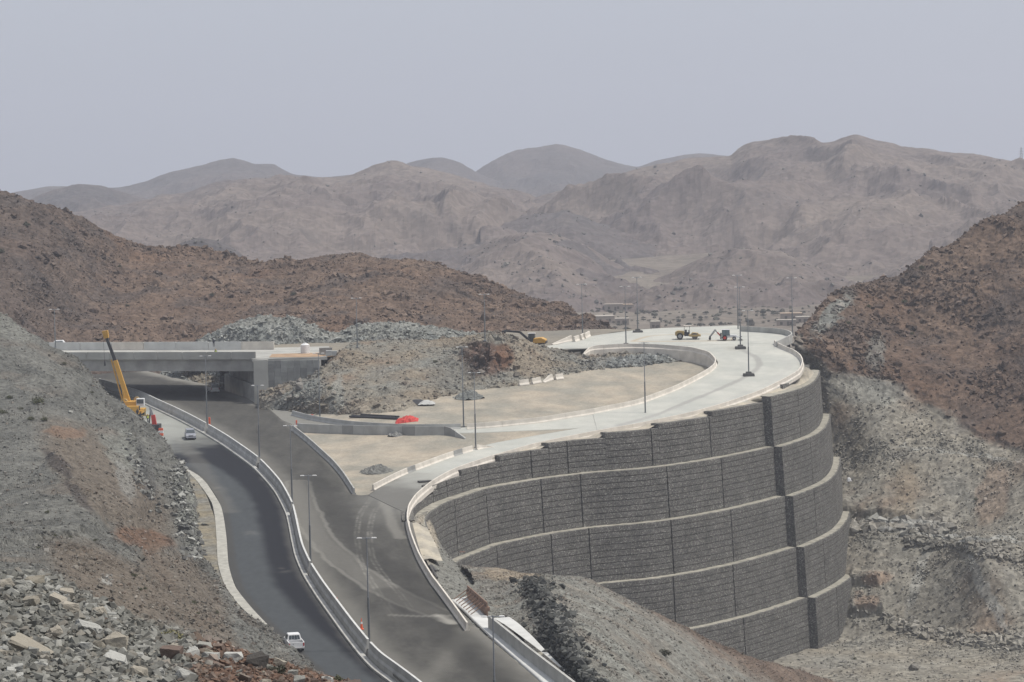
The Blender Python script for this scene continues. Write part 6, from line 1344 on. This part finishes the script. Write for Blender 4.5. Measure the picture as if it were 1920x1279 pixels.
# loose precast barrier blocks
PROF['jersey_big'] = [(-.42, 0), (-.40, .14), (-.2, .42), (-.14, 1.0), (.14, 1.0), (.2, .42), (.40, .14), (.42, 0)]
def loose(px0, py0, px1, py1, label, fn=G, h=1.0, grp=None, wide=1.0, taper=0, z=0):
    a_ = GP(px0, py0, fn); b_ = GP(px1, py1, fn); path = np.stack([a_ + (b_ - a_) * k / 6 for k in range(7)]); path[:, 2] += .1 + z
    o = sweep('precast_barrier', path, 'jersey_big', h, m_bar_w, None, seg=99, gap=.02, taper0=taper); return tag(o, label, 'barrier block', grp)
gI = lambda X, Y: GI(X, Y)
loose(973, 724, 991, 722, 'first loose white barrier block from the left, at the foot of the mound', gI, 1.05); loose(997, 721, 1013, 718, 'second loose white barrier block from the left on the sandy infield edge', gI, 1.05)
loose(1018, 718, 1035, 713, 'stubby loose barrier block with a broken sloping top, third from the left', gI, 1.1, taper=2.5); loose(1041, 713, 1055, 711, 'loose white barrier block at the right end of the row of four', gI, 1.05)
loose(1035, 647, 1071, 641, 'long white barrier piece with sloping left end at the foot of the brown hill', G, 1.3, taper=6); loose(1076, 643, 1085, 640, 'short white barrier block right of the long sloping piece', G, 1.2)
loose(1089, 640, 1094, 636, 'white barrier block in front of the lamp at the brown hill foot', G, 1.2); loose(1096, 637, 1105, 632, 'last white barrier block before the paved plateau', G, 1.2)
# loose dark kerb plank beside the outer barrier
o = MB().box((0, 0, .12), (2.2, 1.0, .24)).build('steel_plate', m_foot, None, .03); o.location = tuple(GP(797, 906, G) + [0, 0, .18]); o.rotation_euler = (0, 0, .4); tag(o, 'dark plate lying on the ramp edge by the outer barrier', 'plate')

# water tank, block pile, orange earth by the bridge end
p = P(572.5, 667.5, 538); p[2] = -.78
t = thing('water_tank', 'white cylindrical plastic water tank standing on orange earth beside the bridge', 'water tank', tuple(p)); R_ = 17 * 538 / FPX / 2
MB().cyl((0, 0, 0), (0, 0, 1.75), R_, R_, 28).cyl((0, 0, 1.75), (0, 0, 2.05), R_, R_ * .55, 28).build('tank', m_wpaint, t, 0, False); [MB().cyl((0, 0, z), (0, 0, z + .06), R_ * 1.015, R_ * 1.015, 28).build('rib', m_wpaint, t) for z in (.3, .8, 1.3, 1.7)]; MB().cyl((0, 0, 2.05), (0, 0, 2.2), R_ * .3, R_ * .28, 16).build('lid', m_wpaint, t)
def flat_patch(name, pts, z, mat, D=None):
    v = [tuple(P(x, y, d)) for x, y, d in pts]; v = [(a_, b_, z) for a_, b_, _ in v]; mb = MB(); n_ = len(v); mb.add([(*q[:2], z - .3) for q in v] + v, [tuple(range(n_)), tuple(range(n_, 2 * n_))] + [(i, (i + 1) % n_, n_ + (i + 1) % n_, n_ + i) for i in range(n_)]); o = mb.build(name, mat); return tag(o, kind='structure')
m_orsoil = plain('orange_soil', (.33, .225, .14), .95, var=.25, scale=.5)
flat_patch('orange_fill', [(505, 675, 528), (560, 676, 526), (600, 674, 527), (655, 664, 536), (648, 659, 540), (590, 664, 539), (510, 667, 538)], -.70, m_orsoil)
tp = thing('precast_slab', 'grey concrete panel standing upright on the earth right of the water tank', 'concrete panel', tuple(P(611, 672, 531)), .1); tp.location[2] = -.72
MB().box((0, 0, .75), (2.6, .2, 1.5)).build('slab_face', m_conc_d, tp, .02); MB().box((0, -.12, 1.35), (2.6, .1, .1)).build('rim_edge', m_conc, tp)
for q in [(617, 676, 'left grey concrete cube in front of the standing panel', 1.1), (628, 675, 'right grey concrete cube in front of the standing panel', 1.0)]:
    o = MB().box((0, 0, q[3] / 2), (q[3] * 1.1, q[3], q[3])).build('concrete_cube', m_bar_g, None, .04); o.location = tuple(P(q[0], q[1], 528)); o.location[2] = -.72; tag(o, q[2], 'concrete block')
# tarpaulin and pipes on the infield
def tarp():
    p = GP(763, 790, GI); nu, nv = 34, 20; u, v = np.meshgrid(np.linspace(-1, 1, nu), np.linspace(-1, 1, nv))
    X = p[0] + u * 2.1; Y = p[1] + v * 1.6; h = .7 * np.clip(1 - np.abs(u) ** 2.2, 0, 1) ** .7 * np.clip(1 - np.abs(v) ** 3, 0, 1) ** .6
    Z = GI(X, Y) + .05 + h * (1 + .25 * perlin(np.stack([u * 2.2, v * 2, u * 0], -1))); V = np.stack([X, Y, Z], -1); Z += .30 * perlin(np.stack([u * 5, v * 4, u * 0 + 3], -1)) * np.clip(1 - u * u, 0, 1); V[..., 2] = Z
    o = np_mesh('tarpaulin', V.reshape(-1, 3), grid_faces(nv, nu), plain('red_tarpaulin', (.44, .045, .035), .7, var=.35, scale=2.0), None, False); tag(o, 'bright red tarpaulin draped over a pile on the sandy infield', 'tarpaulin')
tarp()
m_pipe = plain('black_pipe', (.02, .02, .022), .5)
for (x0, y0, x1, y1, r_, lb) in [(656, 786, 745, 790, .2, 'nearest black pipe of the bundle running to the red tarpaulin'), (677, 782, 748, 786, .17, 'farthest black pipe of the bundle behind the slip road barrier'), (660, 784, 740, 788, .17, 'middle black pipe of the bundle left of the red tarpaulin')]:
    a_ = GP(x0, y0 - 2, GI) + [0, 0, r_ + .1]; b_ = GP(x1, y1 - 2, GI) + [0, 0, r_ + .1]; tag(MB().cyl(tuple(a_), tuple(b_), r_, r_, 14).build('pipe', m_pipe, None), lb, 'pipe')
def sheet(px, py, D, w_, label, mat):
    p = P(px, py, D); nu = 16; u, v = np.meshgrid(np.linspace(-1, 1, nu), np.linspace(-1, 1, nu)); Z = .7 * np.clip(1 - u * u, 0, 1) * np.clip(1 - v * v, 0, 1) + .12 * perlin(np.stack([u * 3, v * 3, u * 0], -1))
    o = np_mesh('plastic_sheet', np.stack([p[0] + u * w_, p[1] + v * 2, p[2] + Z], -1).reshape(-1, 3), grid_faces(nu, nu), mat, None); return tag(o, label, 'plastic sheet')
sheet(783, 756, 497, 2.3, 'crumpled black sheet at the foot of the mound above the red tarpaulin', m_blk); sheet(800, 757, 496, 1.6, 'torn grey white sheet beside the crumpled black one', m_bar_g)

# formwork beside the drain channel
m_wood = plain('rusty_formwork', (.20, .13, .095), .9, var=.25, scale=2.0)
a_ = GP(878, 1124, G); b_ = GP(915, 1157, G); t = thing('formwork', 'rusty brown timber formwork with props above the white drain channel', 'formwork', tuple(a_)); d = Vector(tuple(b_ - a_)); L_ = d.length; u_ = d.normalized(); side = Vector((u_.y, -u_.x, 0)) 
if side.x > 0: side = -side
beam(Vector((0, 0, .9)) , d + Vector((0, 0, .9)), .5, .5, 'form_board', m_wood, t)
pl = MB(); pl.add([tuple(Vector((0, 0, .0))), tuple(d), tuple(d + Vector((0, 0, 1.7))), (0, 0, 1.7)], [(0, 1, 2, 3)]); o = pl.build('form_panel', m_wood, t); sm = o.modifiers.new('t', 'SOLIDIFY'); sm.thickness = .12
for k in range(8):
    c_ = d * ((k + .5) / 8); MB().cyl(tuple(c_ + Vector((0, 0, 1.5))), tuple(c_ + side * 1.9 + Vector((0, 0, .25))), .06, .06, 6).build('prop', m_wood, t)
# timbers on the debris slope, plank on the wall
for (x0, y0, x1, y1, lb) in [(800, 1058, 812, 1080, 'dark timber closest to the outer barrier on the debris slope'), (806, 1056, 820, 1078, 'middle dark timber of three on the debris slope'), (813, 1055, 822, 1066, 'short timber at the top of the debris slope')]:
    q0, _ = on(['debris_slope'], x0, y0, 10); q1, _ = on(['debris_slope'], x1, y1, 10); o = beam(Vector(tuple(q0 + [0, 0, .25])), Vector(tuple(q1 + [0, 0, .25])), .26, .26, 'timber', m_foot, None); tag(o, lb, 'timber')
c_ = CL[2]; X_, _y = proj(c_); j = int(np.argmin(abs(X_ - 858))); q = P(858, 1035, float(c_[j, 1]) - 1.2); o = MB().box((0, 0, 0), (2.3, .12, .16)).build('plank', plain('reddish_plank', (.34, .22, .18), .8), None); o.location = tuple(q); tag(o, 'reddish plank fixed flat against the gabion wall near its left end', 'plank')

# people
def person(px, py, D, z, label, rz=0., top=m_navy, hat=None, hp=1.75, walk=.25):
    p = P(px, py, D); p[2] = z; t = thing('person', label, 'person', tuple(p), rz); s = hp / 1.75
    me = bpy.data.meshes.new('body'); J = {'pel': (0, 0, .95), 'che': (0, .02, 1.32), 'nec': (0, .02, 1.50), 'hed': (0, 0, 1.62), 'hdt': (0, 0, 1.72), 'shl': (-.19, .02, 1.42), 'ell': (-.26, .03, 1.14), 'hal': (-.24, -.12, .92), 'shr': (.19, .02, 1.42), 'elr': (.26, .0, 1.15), 'har': (.23, -.14, .95),
          'hil': (-.10, 0, .90), 'knl': (-.12, -walk, .50), 'anl': (-.12, -walk * .6, .08), 'tol': (-.12, -walk * .6 - .16, .04), 'hir': (.10, 0, .90), 'knr': (.12, walk * .3, .48), 'anr': (.12, walk, .08), 'tor': (.12, walk - .16, .04)}
    rad = {'pel': .15, 'che': .165, 'nec': .06, 'hed': .10, 'hdt': .07, 'shl': .075, 'ell': .05, 'hal': .04, 'shr': .075, 'elr': .05, 'har': .04, 'hil': .10, 'knl': .07, 'anl': .05, 'tol': .04, 'hir': .10, 'knr': .07, 'anr': .05, 'tor': .04}
    ks = list(J); ed = [('pel', 'che'), ('che', 'nec'), ('nec', 'hed'), ('hed', 'hdt'), ('che', 'shl'), ('shl', 'ell'), ('ell', 'hal'), ('che', 'shr'), ('shr', 'elr'), ('elr', 'har'), ('pel', 'hil'), ('hil', 'knl'), ('knl', 'anl'), ('anl', 'tol'), ('pel', 'hir'), ('hir', 'knr'), ('knr', 'anr'), ('anr', 'tor')]
    me.from_pydata([Vector(J[k]) * s for k in ks], [(ks.index(a_), ks.index(b_)) for a_, b_ in ed], []); o = bpy.data.objects.new('body', me); COL.objects.link(o); o.parent = t
    o.modifiers.new('skin', 'SKIN'); o.modifiers.new('sub', 'SUBSURF').levels = 1; o.modifiers['sub'].render_levels = 1
    for k, v in zip(ks, me.skin_vertices[0].data): v.radius = (rad[k] * s, rad[k] * s)
    me.skin_vertices[0].data[0].use_root = True; me.materials.append(m_navy)
    MB().cyl((0, .02, 1.02 * s), (0, .02, 1.46 * s), .205 * s, .175 * s, 12).build('jacket', top, t, .03)
    MB().cyl((0, -.01, 1.58 * s), (0, -.01, 1.66 * s), .092 * s, .10 * s, 12).build('face', m_skin, t)
    MB().cyl((0, 0, 1.66 * s), (0, 0, 1.80 * s), .13 * s, .07 * s, 12).build('helmet', hat or m_yel, t)
zz = float(GL(0, 500)) + .1
person(257, 750, 505, zz + .9, 'person in dark clothes standing at the median barrier behind the crane, left one', .3, m_navy, m_blk); person(262, 757, 502, zz + .4, 'person in dark clothes stepping over the median barrier behind the crane, right one', -.4, m_navy, m_blk)
person(276, 762, 500, zz + .2, 'person in yellow hi vis vest beside the median barrier right of the crane', 1.2, m_hivis, m_yel, 1.8)
person(404.5, 655, 530, -.75, 'person in yellow vest standing on the bridge near its right end', .2, m_hivis, m_yel, 1.75, .05)
person(401, 655, 551.5, .2, 'person in dark clothes behind the white inner parapet of the bridge', .2, m_navy, m_bar_g, 1.75, .05)
# ------------------------------------------------------------------ haze
hb = MB(); hb.box((0, 3400, 130), (9000, 9200, 382)); hz = hb.build('haze'); tag(hz, kind='stuff')
m = bpy.data.materials.new('air'); m.use_nodes = True; n = m.node_tree; n.nodes.clear()
oo = n.nodes.new('ShaderNodeOutputMaterial'); pv = n.nodes.new('ShaderNodeVolumePrincipled')
pv.inputs['Color'].default_value = (.70, .74, .83, 1); pv.inputs['Density'].default_value = 1.9e-4; pv.inputs['Anisotropy'].default_value = .2
n.links.new(pv.outputs[0], oo.inputs['Volume']); hz.data.materials.append(m)
